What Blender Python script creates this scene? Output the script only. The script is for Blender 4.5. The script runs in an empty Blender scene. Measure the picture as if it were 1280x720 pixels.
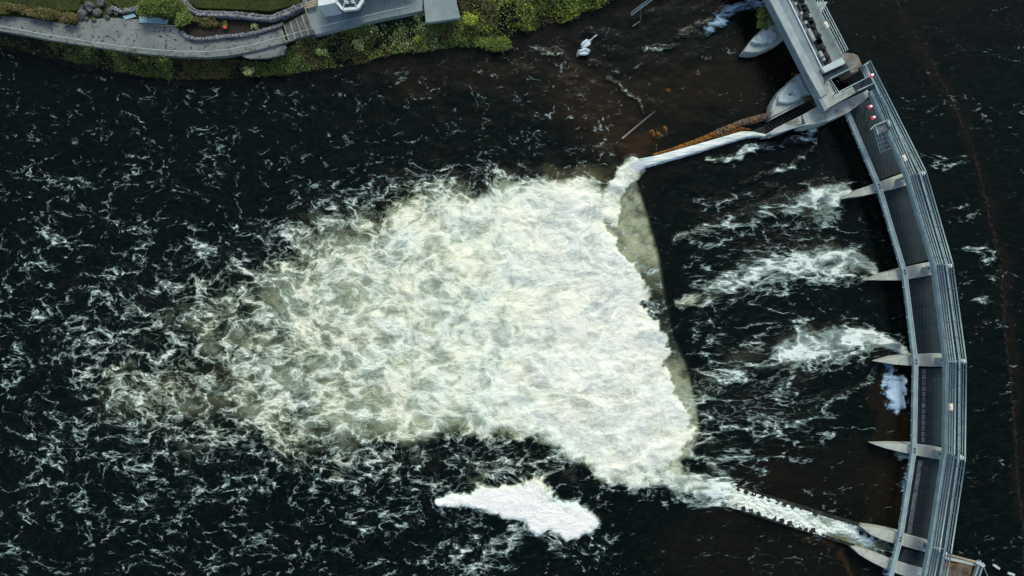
import bpy, math, random
import numpy as np
from mathutils import Vector, Matrix
random.seed(7)
rng = np.random.default_rng(7)
H = 71.1            # camera height over the tail water
S = 12.0            # photo pixels (1280 wide) per metre at z = 0
R = math.radians

def P(px, py, z=0.0):
    k = (H - z) / H / S
    return Vector(((px - 640) * k, -(py - 360) * k, z))

col = bpy.context.scene.collection
scene = bpy.context.scene

# ------------------------------------------------------------------ node helpers
class NT:
    def __init__(self, mat):
        self.t = mat.node_tree
        self.t.nodes.clear()
    def n(self, kind, **kw):
        nd = self.t.nodes.new(kind)
        for k, v in kw.items():
            setattr(nd, k, v)
        return nd
    def put(self, sock, v):
        if v is None: return
        if hasattr(v, 'is_linked') or isinstance(v, bpy.types.NodeSocket):
            self.t.links.new(v, sock)
        else:
            if isinstance(v, (tuple, list)) and len(v) == 3 and sock.type == 'RGBA':
                v = (*v, 1)
            sock.default_value = v
    def m(self, op, a, b=None, c=None, clamp=False):
        nd = self.n('ShaderNodeMath', operation=op); nd.use_clamp = clamp
        self.put(nd.inputs[0], a); self.put(nd.inputs[1], b); self.put(nd.inputs[2], c)
        return nd.outputs[0]
    def vm(self, op, a, b=None, scale=None):
        nd = self.n('ShaderNodeVectorMath', operation=op)
        self.put(nd.inputs[0], a); self.put(nd.inputs[1], b)
        if scale is not None: self.put(nd.inputs['Scale'], scale)
        return nd.outputs[0]
    def noise(self, vec, scale, detail=4, rough=0.55, kind='FBM', lac=2.0, out=0, norm=True, dist=0):
        nd = self.n('ShaderNodeTexNoise', noise_type=kind)
        if kind == 'FBM': nd.normalize = norm
        self.put(nd.inputs['Vector'], vec)
        nd.inputs['Scale'].default_value = scale; nd.inputs['Detail'].default_value = detail
        nd.inputs['Roughness'].default_value = rough; nd.inputs['Lacunarity'].default_value = lac
        nd.inputs['Distortion'].default_value = dist
        return nd.outputs[out]
    def ss(self, v, a, b):
        nd = self.n('ShaderNodeMapRange', interpolation_type='SMOOTHSTEP')
        self.put(nd.inputs[0], v); self.put(nd.inputs[1], a); self.put(nd.inputs[2], b)
        return nd.outputs[0]
    def mr(self, v, a, b, c, d):
        nd = self.n('ShaderNodeMapRange')
        for i, x in enumerate((v, a, b, c, d)): self.put(nd.inputs[i], x)
        return nd.outputs[0]
    def mix(self, f, a, b):
        nd = self.n('ShaderNodeMix', data_type='RGBA')
        self.put(nd.inputs[0], f); self.put(nd.inputs[6], a); self.put(nd.inputs[7], b)
        return nd.outputs[2]
    def attr(self, name):
        return self.n('ShaderNodeAttribute', attribute_name=name).outputs['Fac']
    def bump(self, h, dist, strength=1.0):
        nd = self.n('ShaderNodeBump')
        nd.inputs['Distance'].default_value = dist; nd.inputs['Strength'].default_value = strength
        self.put(nd.inputs['Height'], h)
        return nd.outputs[0]
    def finish(self, color, rough=0.8, spec=0.3, metal=0.0, normal=None, emis=None, estr=0, ior=1.45, trans=0.0):
        b = self.n('ShaderNodeBsdfPrincipled')
        self.put(b.inputs['Base Color'], color); self.put(b.inputs['Roughness'], rough)
        self.put(b.inputs['Specular IOR Level'], spec); self.put(b.inputs['Metallic'], metal)
        b.inputs['IOR'].default_value = ior
        b.inputs['Transmission Weight'].default_value = trans
        if normal is not None: self.put(b.inputs['Normal'], normal)
        if emis is not None:
            self.put(b.inputs['Emission Color'], emis); b.inputs['Emission Strength'].default_value = estr
        o = self.n('ShaderNodeOutputMaterial')
        self.t.links.new(b.outputs[0], o.inputs[0])

def newmat(name):
    m = bpy.data.materials.new(name); m.use_nodes = True
    return m, NT(m)

def mat_rough(name, c1, c2, scale=1.5, c3=None, s3=0.4, th3=0.58, rough=0.85, spec=0.25, bump=0.02, bscale=9, metal=0.0, speck=None):
    """mottled surface: two tones by noise, optional blotches of a third, optional dark specks"""
    m, t = newmat(name)
    p = t.n('ShaderNodeTexCoord').outputs['Object']
    f = t.ss(t.noise(p, scale, 6, 0.65), 0.36, 0.64)
    c = t.mix(f, c1, c2)
    if c3:
        g = t.ss(t.noise(p, s3, 7, 0.7, dist=0.6), th3, th3 + 0.08)
        c = t.mix(g, c, c3)
    if speck:
        sp = t.ss(t.noise(p, speck[1], 2, 0.5), speck[2], speck[2] + 0.05)
        c = t.mix(sp, c, speck[0])
    nb = t.noise(p, bscale, 5, 0.7)
    t.finish(c, rough, spec, metal, t.bump(nb, bump))
    return m

M = {}
M['concrete'] = mat_rough('concrete', (.40,.45,.41), (.29,.34,.31), 0.9, (.15,.16,.13), 0.9, .56, bump=.03, speck=((.1,.1,.08), 5, .69))
M['pale_concrete'] = mat_rough('pale_concrete', (.44,.48,.41), (.33,.37,.32), 0.7, (.17,.17,.13), 1.1, .58, bump=.02, speck=((.12,.11,.08), 6, .69))
M['path'] = mat_rough('path', (.21,.235,.215), (.16,.18,.165), 0.5, (.115,.12,.11), 0.9, .54, bump=.03, speck=((.045,.055,.05), 3.2, .62))
M['slab'] = mat_rough('slab', (.235,.295,.28), (.19,.24,.225), 0.5, (.15,.17,.16), 0.8, .6, bump=.01, speck=((.08,.1,.09), 5, .69))
M['steel'] = mat_rough('steel_paint', (.28,.39,.385), (.21,.305,.305), 0.8, (.11,.17,.17), 1.6, .6, rough=.5, spec=.4, bump=.004)
M['steel_pale'] = mat_rough('steel_pale', (.38,.50,.48), (.28,.38,.38), 1.2, (.16,.2,.19), 1.5, .62, rough=.5, spec=.4, bump=.004)
M['deck_dark'] = mat_rough('deck_dark', (.028,.042,.05), (.042,.056,.064), 1.5, (.07,.08,.085), 1.2, .64, rough=.9, bump=.01, speck=((.12,.15,.16), 6, .72))
m, t = newmat('gate_plate')
p = t.n('ShaderNodeTexCoord').outputs['Object']
wv = t.n('ShaderNodeTexWave', wave_type='BANDS', bands_direction='X'); wv.inputs['Scale'].default_value = 1.1; wv.inputs['Distortion'].default_value = .4; t.put(wv.inputs['Vector'], p)
c = t.mix(t.ss(t.noise(p, .8, 5, .65), .35, .65), (.016,.027,.030), (.027,.039,.042))
c = t.mix(t.m('MULTIPLY', wv.outputs['Fac'], .35), c, (.05,.068,.07))
c = t.mix(t.ss(t.noise(p, 1.1, 7, .7, dist=.6), .6, .68), c, (.055,.058,.05))
t.finish(c, .75, .2, 0, t.bump(wv.outputs['Fac'], .02)); M['gate'] = m
M['gate_rib'] = mat_rough('gate_rib', (.05,.068,.078), (.038,.052,.062), 2, rough=.7)
M['gate_lip'] = mat_rough('gate_lip', (.16,.18,.185), (.09,.105,.11), 2, (.04,.05,.055), 2.5, .55)
M['bridge_deck'] = mat_rough('bridge_deck', (.24,.31,.31), (.175,.235,.245), .6, (.12,.15,.15), 1.2, .6, bump=.01, speck=((.07,.08,.08), 5, .7))
M['parapet'] = mat_rough('parapet', (.36,.42,.39), (.27,.335,.32), 1.0, (.16,.18,.16), 1.4, .62, bump=.01)
M['dark_iron'] = mat_rough('dark_iron', (.018,.022,.026), (.035,.035,.035), 3, (.07,.06,.04), 3, .62, rough=.7)
M['white_paint'] = mat_rough('white_paint', (.72,.75,.72), (.6,.66,.64), 1.5, (.45,.46,.42), 1.4, .66, rough=.6, bump=.003)
M['end_pale'] = mat_rough('end_beam', (.50,.62,.58), (.42,.52,.49), .8, (.3,.36,.33), 1.2, .62)
M['rust'] = mat_rough('rusty_stone', (.25,.25,.22), (.15,.13,.10), 1.2, (.2,.11,.06), .9, .58, bump=.06)
M['stone_mix'] = mat_rough('dry_stone', (.27,.29,.28), (.14,.15,.16), 2.6, (.06,.07,.06), 2.4, .54, bump=.12, bscale=4, speck=((.42,.43,.4), 4, .64))
M['rock'] = mat_rough('dark_rock', (.14,.15,.145), (.055,.06,.055), 2.2, (.025,.03,.02), 2, .5, bump=.12, bscale=3, speck=((.25,.25,.25), 4, .66))
M['weir_stone'] = mat_rough('weir_stone', (.17,.14,.11), (.075,.05,.03), 1.2, (.2,.115,.03), .7, .54, bump=.08, bscale=3)
M['algae'] = mat_rough('algae_stone', (.23,.105,.016), (.11,.05,.012), 1.3, (.15,.12,.09), 1.6, .6, bump=.06, bscale=4)
M['sunk_stone'] = mat_rough('sunk_stone', (.016,.013,.010), (.009,.009,.007), 1.5, (.022,.015,.010), .5, .56, bump=.05)
M['lawn_soil'] = mat_rough('lawn_ground', (.05,.075,.015), (.035,.055,.012), .35, (.075,.085,.025), .3, .55, bump=.05, bscale=10)
M['soil'] = mat_rough('soil', (.02,.018,.014), (.035,.028,.02), 1.5, (.02,.03,.012), .8, .55, bump=.1, bscale=5)
M['tread'] = mat_rough('step_tread', (.12,.14,.135), (.075,.08,.08), 2)
M['nosing'] = mat_rough('step_nosing', (.34,.31,.22), (.22,.21,.15), 2)
M['glass'] = mat_rough('roof_glass', (.03,.10,.09), (.05,.13,.12), .8, rough=.12, spec=.6, bump=0)
M['blue_board'] = mat_rough('blue_board', (.30,.50,.52), (.21,.37,.42), .9, (.44,.55,.5), 1.1, .56, rough=.4, spec=.4, bump=.004, speck=((.03,.08,.1), 1.3, .7))
M['timber'] = mat_rough('timber', (.42,.33,.22), (.3,.25,.18), 2, (.5,.42,.3), 2, .6)
M['pole'] = mat_rough('pole', (.30,.27,.25), (.2,.18,.16), 3)
M['cream'] = mat_rough('cream_box', (.8,.7,.5), (.72,.6,.42), 3, rough=.5)
M['feather'] = mat_rough('feather', (.60,.72,.72), (.42,.55,.56), 5, rough=.7, bump=.02)
M['beak'] = mat_rough('beak', (.5,.16,.03), (.35,.1,.02), 5, rough=.5)
M['grey_feather'] = mat_rough('grey_feather', (.15,.13,.12), (.1,.09,.08), 5, rough=.8)
M['dark_wet'] = mat_rough('wet_wall', (.022,.026,.022), (.012,.014,.012), 2, (.06,.055,.035), 1.3, .54, rough=.6)
m, t = newmat('red_lamp'); t.finish((.5,.05,.07), .3, .5, emis=(1,.12,.16,1), estr=.25); M['red'] = m
m, t = newmat('lamp_core'); t.finish((.9,.75,.75), .3, .5, emis=(1,.75,.75,1), estr=.5); M['core'] = m
m, t = newmat('flower_red'); t.finish((.75,.07,.03), .6, .2); M['flower_red'] = m
m, t = newmat('flower_pot'); t.finish((.3,.13,.06), .7, .2); M['pot'] = m

def leafmat(name, cols, rough=.7):
    m, t = newmat(name)
    r = t.n('ShaderNodeNewGeometry').outputs['Random Per Island']
    cr = t.n('ShaderNodeValToRGB'); cr.color_ramp.interpolation = 'CONSTANT'
    els = cr.color_ramp.elements
    while len(els) < len(cols): els.new(0.5)
    for i, c in enumerate(cols):
        els[i].position = i / len(cols); els[i].color = (*c, 1)
    t.put(cr.inputs[0], r)
    p = t.n('ShaderNodeTexCoord').outputs['Object']
    f = t.ss(t.noise(p, .35, 4, .6), .35, .65)
    c = t.mix(t.m('MULTIPLY', f, .5), cr.outputs[0], (.03,.028,.012))
    t.finish(c, rough, .25)
    return m
M['leaf'] = leafmat('leaf', [(0.113,0.210,0.029),(0.078,0.148,0.026),(0.190,0.282,0.041),(0.089,0.173,0.033),(0.134,0.221,0.048),(0.223,0.282,0.048),(0.101,0.123,0.029),(0.290,0.332,0.114),(0.157,0.123,0.036),(0.066,0.135,0.033)])
M['leaf_lush'] = leafmat('leaf_lush', [(0.071,0.130,0.018),(0.134,0.213,0.026),(0.053,0.092,0.018),(0.160,0.213,0.038),(0.090,0.137,0.026)])
M['leaf_yellow'] = leafmat('leaf_yellow', [(0.290,0.393,0.029),(0.167,0.246,0.029),(0.446,0.492,0.033),(0.113,0.196,0.033)])
M['leaf_brown'] = leafmat('leaf_brown', [(0.134,0.094,0.036),(0.078,0.085,0.023),(0.223,0.148,0.057),(0.066,0.099,0.023),(0.113,0.135,0.033)])
M['leaf_pale'] = leafmat('leaf_pale', [(0.446,0.517,0.244),(0.134,0.210,0.048),(0.625,0.665,0.326),(0.113,0.173,0.033),(0.157,0.246,0.048)])
M['blade'] = leafmat('grass_blade', [(.05,.075,.014),(.065,.092,.018),(.04,.062,.012),(.09,.1,.025)])

# ------------------------------------------------------------------ mesh helpers
def tag(o, label=None, cat=None, group=None, kind=None):
    if label: o['label'] = label
    if cat: o['category'] = cat
    if group: o['group'] = group
    if kind: o['kind'] = kind
    return o

def thing(name, loc, label, cat, group=None, rz=0.0):
    e = bpy.data.objects.new(name, None); col.objects.link(e)
    e.location = loc; e.rotation_euler = (0, 0, rz); e.empty_display_size = .3
    return tag(e, label, cat, group)

def wloc(o):
    v = Vector((0, 0, 0))
    while o is not None:
        v = v + Vector(o.location); o = o.parent
    return v

class MB:
    def __init__(self): self.v = []; self.f = []
    def add(self, vs, fs):
        b = len(self.v); self.v += [tuple(x) for x in vs]; self.f += [tuple(b + i for i in f) for f in fs]
    def prism(self, pts, z0, z1, inset=0.0):
        """pts: list of Vector (x,y); vertical prism; chamfered top edge of width inset"""
        n = len(pts)
        area = sum(pts[i][0]*pts[(i+1)%n][1]-pts[(i+1)%n][0]*pts[i][1] for i in range(n))
        if area < 0: pts = pts[::-1]
        bot = [(p[0], p[1], z0) for p in pts]
        if inset:
            cx = sum(p[0] for p in pts)/n; cy = sum(p[1] for p in pts)/n
            mid = [(p[0], p[1], z1 - inset) for p in pts]
            top = []
            for p in pts:
                d = Vector((cx-p[0], cy-p[1])); l = d.length or 1
                top.append((p[0]+d.x/l*inset, p[1]+d.y/l*inset, z1))
            rings = [bot, mid, top]
        else:
            rings = [bot, [(p[0], p[1], z1) for p in pts]]
        vs = [v for r in rings for v in r]; fs = []
        for k in range(len(rings)-1):
            for i in range(n):
                j = (i+1) % n
                fs.append((k*n+i, k*n+j, (k+1)*n+j, (k+1)*n+i))
        fs.append(tuple((len(rings)-1)*n+i for i in range(n)))
        fs.append(tuple(reversed(range(n))))
        self.add(vs, fs)
    def ppx(self, px, z0, z1, inset=0.0):
        self.prism([P(x, y, z1) for x, y in px], z0, z1, inset)
    def box(self, c, sx, sy, sz, ang=0.0):
        """c: centre of the base"""
        ca, sa = math.cos(ang), math.sin(ang)
        pts = [Vector((c[0]+x*ca-y*sa, c[1]+x*sa+y*ca)) for x, y in ((-sx/2,-sy/2),(sx/2,-sy/2),(sx/2,sy/2),(-sx/2,sy/2))]
        ch = min(sx, sy, sz)*.12
        self.prism(pts, c[2], c[2]+sz, ch)
    def beam(self, a, b, w, h):
        """rectangular beam from a to b (top centre line)"""
        a = Vector(a); b = Vector(b); d = (b-a).normalized()
        s = d.cross(Vector((0,0,1)));  s = s.normalized() if s.length > 1e-4 else Vector((1,0,0))
        u = s.cross(d).normalized()
        vs = []
        for p in (a, b):
            for q in ((-w/2,-h),(w/2,-h),(w/2,0),(-w/2,0)):
                vs.append(p + s*q[0] + u*q[1])
        self.add(vs, [(0,1,2,3),(7,6,5,4),(0,4,5,1),(1,5,6,2),(2,6,7,3),(3,7,4,0)])
    def tube(self, pts, r, n=6, r2=None):
        pts = [Vector(p) for p in pts]; rings = []
        for i, p in enumerate(pts):
            d = (pts[min(i+1, len(pts)-1)] - pts[max(i-1, 0)]).normalized()
            s = d.cross(Vector((0,0,1)))
            s = s.normalized() if s.length > 1e-3 else Vector((1,0,0))
            u = s.cross(d)
            rr = r if r2 is None else r + (r2-r)*i/(len(pts)-1)
            rings.append([p + (s*math.cos(2*math.pi*k/n) + u*math.sin(2*math.pi*k/n))*rr for k in range(n)])
        vs = [v for g in rings for v in g]; fs = []
        for i in range(len(rings)-1):
            for k in range(n):
                fs.append((i*n+k, i*n+(k+1)%n, (i+1)*n+(k+1)%n, (i+1)*n+k))
        fs.append(tuple(range(n))); fs.append(tuple(reversed([(len(rings)-1)*n+k for k in range(n)])))
        self.add(vs, fs)
    def ellipsoid(self, c, rx, ry, rz, n=10, m=7, ang=0, jitter=0):
        ca, sa = math.cos(ang), math.sin(ang); vs = []; fs = []
        for i in range(m+1):
            th = math.pi*i/m
            for k in range(n):
                ph = 2*math.pi*k/n
                j = 1 + random.uniform(-jitter, jitter)
                x = rx*math.sin(th)*math.cos(ph)*j; y = ry*math.sin(th)*math.sin(ph)*j; z = rz*math.cos(th)*j
                vs.append((c[0]+x*ca-y*sa, c[1]+x*sa+y*ca, c[2]+z))
        for i in range(m):
            for k in range(n):
                fs.append((i*n+k, (i+1)*n+k, (i+1)*n+(k+1)%n, i*n+(k+1)%n))
        self.add(vs, fs)
    def build(self, name, mat, parent=None, smooth=False, bevel=0):
        off = wloc(parent) if parent is not None else Vector((0,0,0))
        if parent is None and self.v:
            a = np.array(self.v); off = Vector(((a[:,0].min()+a[:,0].max())/2, (a[:,1].min()+a[:,1].max())/2, a[:,2].min()))
        me = bpy.data.meshes.new(name)
        rz = 0
        q = parent
        while q is not None: rz += q.rotation_euler.z; q = q.parent
        R_ = Matrix.Rotation(-rz, 3, 'Z')
        me.from_pydata([tuple(R_ @ (Vector(v)-off)) for v in self.v], [], self.f)
        me.validate(); me.update()
        if smooth:
            me.polygons.foreach_set('use_smooth', [True]*len(me.polygons))
        me.materials.append(mat)
        o = bpy.data.objects.new(name, me); col.objects.link(o)
        if parent is not None: o.parent = parent
        else: o.location = off
        if bevel:
            b = o.modifiers.new('bevel', 'BEVEL'); b.width = bevel; b.segments = 2; b.limit_method = 'ANGLE'
        return o

def offset_line(pts, d):
    """offset an XY polyline (list of Vector) sideways by d (to the right of travel)"""
    out = []
    for i, p in enumerate(pts):
        a = pts[max(i-1, 0)]; b = pts[min(i+1, len(pts)-1)]
        def nrm(u, v):
            t_ = Vector((v.x-u.x, v.y-u.y)).normalized(); return Vector((t_.y, -t_.x))
        if i == 0: n_ = nrm(p, b); k = 1
        elif i == len(pts)-1: n_ = nrm(a, p); k = 1
        else:
            n1, n2 = nrm(a, p), nrm(p, b); n_ = (n1+n2).normalized(); k = 1/max(.4, n_.dot(n1))
        out.append(Vector((p.x+n_.x*d*k, p.y+n_.y*d*k, p.z)))
    return out

# ------------------------------------------------------------------ fast value noise in numpy
def vnoise(x, y, seed):
    r = np.random.default_rng(seed).random((256, 256))
    xi = np.floor(x).astype(int); yi = np.floor(y).astype(int)
    fx = x-xi; fy = y-yi
    fx = fx*fx*fx*(fx*(fx*6-15)+10); fy = fy*fy*fy*(fy*(fy*6-15)+10)
    a = r[xi & 255, yi & 255]; b = r[(xi+1) & 255, yi & 255]; c = r[xi & 255, (yi+1) & 255]; d = r[(xi+1) & 255, (yi+1) & 255]
    return (a*(1-fx)+b*fx)*(1-fy) + (c*(1-fx)+d*fx)*fy
def fbm(x, y, seed, octv=4, gain=.5, ridged=False):
    s = 0; a = 1; tot = 0
    for o in range(octv):
        ca, sa = math.cos(o*1.3+.4), math.sin(o*1.3+.4)
        v = vnoise((x*ca-y*sa)*2.03**o + 17.3*o, (x*sa+y*ca)*2.03**o + 9.1*o, seed+o)
        if ridged: v = 1-abs(2*v-1)
        s = s + a*v; tot += a; a *= gain
    return s/tot
def sstep(x, a, b):
    t_ = np.clip((x-a)/(b-a), 0, 1); return t_*t_*(3-2*t_)
def sdpoly(x, y, poly):
    """signed distance to a polygon, positive inside"""
    d = np.full(x.shape, 1e9); ins = np.zeros(x.shape, bool); n = len(poly)
    for i in range(n):
        x0, y0 = poly[i]; x1, y1 = poly[(i+1) % n]
        dx, dy = x1-x0, y1-y0
        t_ = np.clip(((x-x0)*dx+(y-y0)*dy)/(dx*dx+dy*dy+1e-9), 0, 1)
        d = np.minimum(d, (x-x0-t_*dx)**2+(y-y0-t_*dy)**2)
        if y0 != y1:
            c = ((y0 > y) != (y1 > y)) & (x < (x1-x0)*(y-y0)/(y1-y0)+x0)
            ins ^= c
    d = np.sqrt(d); return np.where(ins, d, -d)
def dline(x, y, pts, widths=None):
    d = np.full(x.shape, 1e9)
    for i in range(len(pts)-1):
        x0, y0 = pts[i]; x1, y1 = pts[i+1]; dx, dy = x1-x0, y1-y0
        t_ = np.clip(((x-x0)*dx+(y-y0)*dy)/(dx*dx+dy*dy+1e-9), 0, 1)
        e = np.sqrt((x-x0-t_*dx)**2+(y-y0-t_*dy)**2)
        if widths: e = e/(widths[i]+(widths[i+1]-widths[i])*t_)
        d = np.minimum(d, e)
    return d

def grid_mesh(name, xs, ys, zfun, mat, attrs=None, keep=None):
    X, Y = np.meshgrid(xs, ys, indexing='xy')
    Z = zfun(X, Y)
    nx, ny = len(xs), len(ys)
    co = np.stack([X, Y, Z], -1).reshape(-1, 3).astype(np.float32)
    i = np.arange(nx-1)[None, :] + nx*np.arange(ny-1)[:, None]
    q = np.stack([i, i+1, i+nx+1, i+nx], -1).reshape(-1, 4)
    if keep is not None:
        k = keep(X, Y).reshape(-1)
        q = q[k[q].all(1)]
    me = bpy.data.meshes.new(name)
    me.vertices.add(len(co)); me.vertices.foreach_set('co', co.ravel())
    me.loops.add(len(q)*4); me.loops.foreach_set('vertex_index', q.ravel().astype(np.int32))
    me.polygons.add(len(q)); me.polygons.foreach_set('loop_start', (np.arange(len(q))*4).astype(np.int32))
    me.polygons.foreach_set('loop_total', np.full(len(q), 4, np.int32))
    me.polygons.foreach_set('use_smooth', np.ones(len(q), bool))
    me.update(calc_edges=True)
    for k, a in (attrs or {}).items():
        at = me.attributes.new(k, 'FLOAT', 'POINT'); at.data.foreach_set('value', a.astype(np.float32).ravel())
    me.materials.append(mat)
    o = bpy.data.objects.new(name, me); col.objects.link(o)
    return o

# ================================================================== WATER
def water_fields(X, Y):
    px0 = X*S+640; py0 = 360-Y*S
    wx = (fbm(X*.35, Y*.35, 11, 5, .6)-.5)*46; wy = (fbm(X*.35, Y*.35, 31, 5, .6)-.5)*46
    px = px0+wx; py = py0+wy
    sx = px0+wx*.22; sy = py0+wy*.22        # less ragged version
    # --- main boil
    xk = [-200, 0, 100, 200, 300, 350, 450, 560, 660, 720, 760, 900]
    yu = np.interp(px, xk, [250, 280, 290, 290, 282, 268, 238, 222, 214, 220, 236, 250])
    yl = np.interp(px, xk, [660, 660, 655, 645, 625, 612, 592, 572, 570, 596, 610, 610])
    ax = np.interp(px, [-300, 0, 100, 180, 240, 300, 400, 500, 600, 680, 760], [.14, .26, .37, .46, .53, .61, .73, .85, .96, 1.06, 1.13])
    fade = np.interp(px, [0, 300, 500, 700], [190, 150, 100, 34])
    lobe = (fbm(X*.13+3, Y*.13, 61, 3)-.5)*40*np.interp(px0, [0, 560, 720], [1, 1, .2]); py_ = py; py = py+lobe
    lat = sstep(py-yu, -fade*.6, fade*.75)*sstep(yl-py, -fade*.4-8, fade*.7+14)
    yk = [200, 233, 244, 258, 275, 284, 295, 313, 324, 340, 354, 370, 381, 403, 428, 441, 457, 477, 490, 508, 530, 555, 572, 592, 610, 640]
    xk2 = [745, 778, 777, 775, 760, 758, 771, 776, 789, 797, 811, 816, 806, 822, 836, 838, 831, 844, 849, 862, 870, 864, 850, 826, 800, 770]
    xr = np.interp(sy, yk, xk2)
    py = py_
    fr = (fbm(X*1.3, Y*1.3, 91, 4, .6)-.5)*22; front = sstep(xr-sx+fr, -6, 9)
    D = ax*lat*front
    # flatten: dense body stays dense
    # --- background lace
    bgl = np.interp(py, [40, 110, 160, 240, 330, 600, 660, 740], [.08, .10, .13, .20, .26, .28, .26, .25])*np.interp(px, [0, 500, 700, 820, 900], [1.0, .95, .9, .8, 0])
    bgl = bgl*(0.72+.56*fbm(X*.09+5, Y*.09, 71, 3))
    D = np.maximum(D, bgl*sstep(xr+40-px, 0, 60)+0)
    fine_n = (fbm(X*1.1, Y*1.1, 93, 4, .6)-.5)*22
    D = np.maximum(D, .56*(1-sstep(dline(px, py, [(150,480),(260,505),(420,560)]), 10, 95)))
    D = np.maximum(D, .44*sstep(px, 300, 420)*(1-sstep(px, 780, 830))*sstep(py, 520, 560)*(1-sstep(py, 590, 640)))
    def add(poly, s, f0, f1, ragged=1.0):
        nonlocal D
        qx = px0+wx*ragged; qy = py0+wy*ragged
        D = np.maximum(D, s*sstep(sdpoly(qx, qy, poly)+fine_n*(.5 if s > 1 else 1), f0, f1))
    # plumes behind the piers
    add([(1058,246),(1064,232),(1040,226),(1005,232),(978,250),(962,272),(985,285),(1020,290),(1050,272)], .74, -20, 22, .45)
    add([(1092,342),(1086,330),(1062,308),(1035,300),(995,300),(962,318),(925,338),(905,356),(930,372),(985,366),(1040,360),(1076,352)], .76, -20, 22, .45)
    add([(1132,441),(1112,424),(1090,410),(1055,399),(1012,398),(985,408),(962,425),(948,448),(975,466),(1020,462),(1075,452),(1105,446)], .78, -20, 22, .45)
    # threads trailing off the plumes
    def thread0(pts, w, s):
        nonlocal D
        D = np.maximum(D, s*(1-sstep(dline(px0+wx*.15, py0+wy*.15, pts, w), .4, 1.7)))
    thread0([(1137,445),(1118,433),(1085,421),(1040,418)], [3,8,12,12], .9)
    thread0([(1094,344),(1086,333),(1062,322),(1020,322)], [3,8,12,10], .88)
    thread0([(1063,245),(1052,237),(1030,240),(1000,252)], [3,8,10,10], .86)
    def thread(pts, w, s):
        nonlocal D
        qx = px0+wx*.6; qy = py0+wy*.6
        D = np.maximum(D, s*(1-sstep(dline(qx, qy, pts, w), .35, 1.6)))
    thread([(975,262),(930,272),(880,290),(845,298)], [16,14,10,6], .56)
    thread([(955,335),(910,352),(870,372),(848,384)], [24,20,14,8], .6)
    thread([(960,360),(920,378),(890,398),(866,412)], [14,10,8,5], .42)
    thread([(955,445),(915,462),(888,482),(866,500)], [28,30,28,18], .58)
    thread([(1095,455),(1084,470),(1072,486)], [5,8,6], .55)
    thread([(1005,470),(950,500),(905,530),(868,552)], [24,38,42,28], .47)
    thread([(1060,492),(1000,520),(940,548),(880,575)], [14,28,32,18], .44)
    thread([(1034,152),(1024,165),(1000,172),(968,180),(940,190),(912,199),(885,204)], [3,5,6,6,5,4,3], .66)
    thread([(1019,172),(1006,190),(985,208),(960,220),(925,226)], [3.5,4,4,4,3], .52)
    thread([(960,238),(925,244),(900,250),(870,262)], [6,7,6,5], .34)
    # training chute sheet ends in the boil
    add([(748,262),(757,232),(770,211),(786,200),(800,200),(806,214),(792,226),(781,238),(778,258),(770,290)], 1.05, -6, 5, .2)
    # tail below the apron corner
    add([(756,560),(862,560),(872,585),(850,612),(800,618),(762,612)], .8, -10, 24, .6)
    thread([(870,572),(890,582),(905,596),(898,612),(875,606),(850,598)], [7,7,7,8,8,8], .62)
    thread([(840,600),(870,604),(900,614),(918,622)], [16,18,16,12], .82)
    thread([(850,612),(880,628),(905,634)], [14,14,8], .6)
    thread([(800,606),(830,620),(836,636)], [14,10,6], .42)
    thread([(760,600),(730,560),(690,562),(640,580),(600,592)], [8,6,6,6,5], .5)
    thread([(690,600),(660,612),(630,628),(600,640),(560,655)], [10]*5, .4)
    # raft of thick white foam
    add([(601,606),(634,611),(660,606),(673,602),(679,618),(690,630),(712,628),(733,637),(745,649),(739,662),(722,670),(704,669),(688,656),(668,664),(652,652),(636,648),(622,640),(605,634),(592,630),(560,631),(552,624),(570,618),(596,622)], 1.42, -13, 5, .5)
    thread([(652,650),(640,672),(620,690),(598,708)], [18,22,18,14], .58)
    thread([(560,625),(520,650),(490,668)], [6,8,8], .5)
    thread([(680,662),(690,682),(706,690)], [16,16,10], .5)
    thread([(560,640),(590,656),(580,690)], [10,10,8], .42)
    # bits near the north bank and by the leaning pole
    thread([(765,102),(778,108),(790,118),(800,130),(806,142)], [2,1.5,2,1.5,2.5], .62)
    thread([(676,63),(697,66),(704,76)], [7,7,6], .5)
    thread([(738,82),(748,84)], [6,5], .6)
    thread([(700,80),(715,112),(735,135),(752,170),(762,200)], [14,14,12,12,10], .26)
    thread([(812,66),(842,62)], [3,3], .5)
    thread([(964,-6),(935,5),(905,20),(885,32)], [9,10,9,6], .66)
    thread([(880,34),(850,48)], [8,4], .33)
    thread([(990,60),(992,48)], [4,4], .55)
    # seepage under the south gates
    thread([(1132,572),(1124,566)], [5,5], .8)
    thread([(1130,580),(1128,610),(1122,650)], [3,3,3], .5)
    thread([(1102,704),(1108,716)], [6,6], .7)
    thread([(1012,662),(1030,672),(1048,672)], [4,5,4], .5)
    add([(1104,456),(1121,458),(1122,468),(1132,474),(1131,492),(1130,512),(1118,516),(1108,508),(1104,490)], .98, -3, 4, .15)
    D = np.clip(D, 0, 1.5)
    # upstream / calm areas
    calm = sstep(px0, 880, 960)*(1-sstep(dline(px0, py0, [(880,560),(1100,480)]), 120, 200))*.0
    speck = (.18+.18*fbm(X*.25, Y*.5, 97, 3))*sstep(px0, 820, 880)*(1-sstep(px0, 1010, 1090))*sstep(py0, 190, 260)*(1-sstep(py0, 560, 640)) + .07*sstep(px0, 850, 900)*sstep(py0, 560, 640)
    D = np.maximum(D, speck)
    inap = sstep(sdpoly(px0, py0, [(742,246),(794,226),(827,348),(842,420),(858,460),(870,510),(873,540),(860,572),(760,600)]), -1, 2)
    D = np.maximum(D, inap*np.interp(py0, [226, 330, 360, 430, 470, 520], [.30, .34, .36, .4, .5, .5]))
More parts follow.
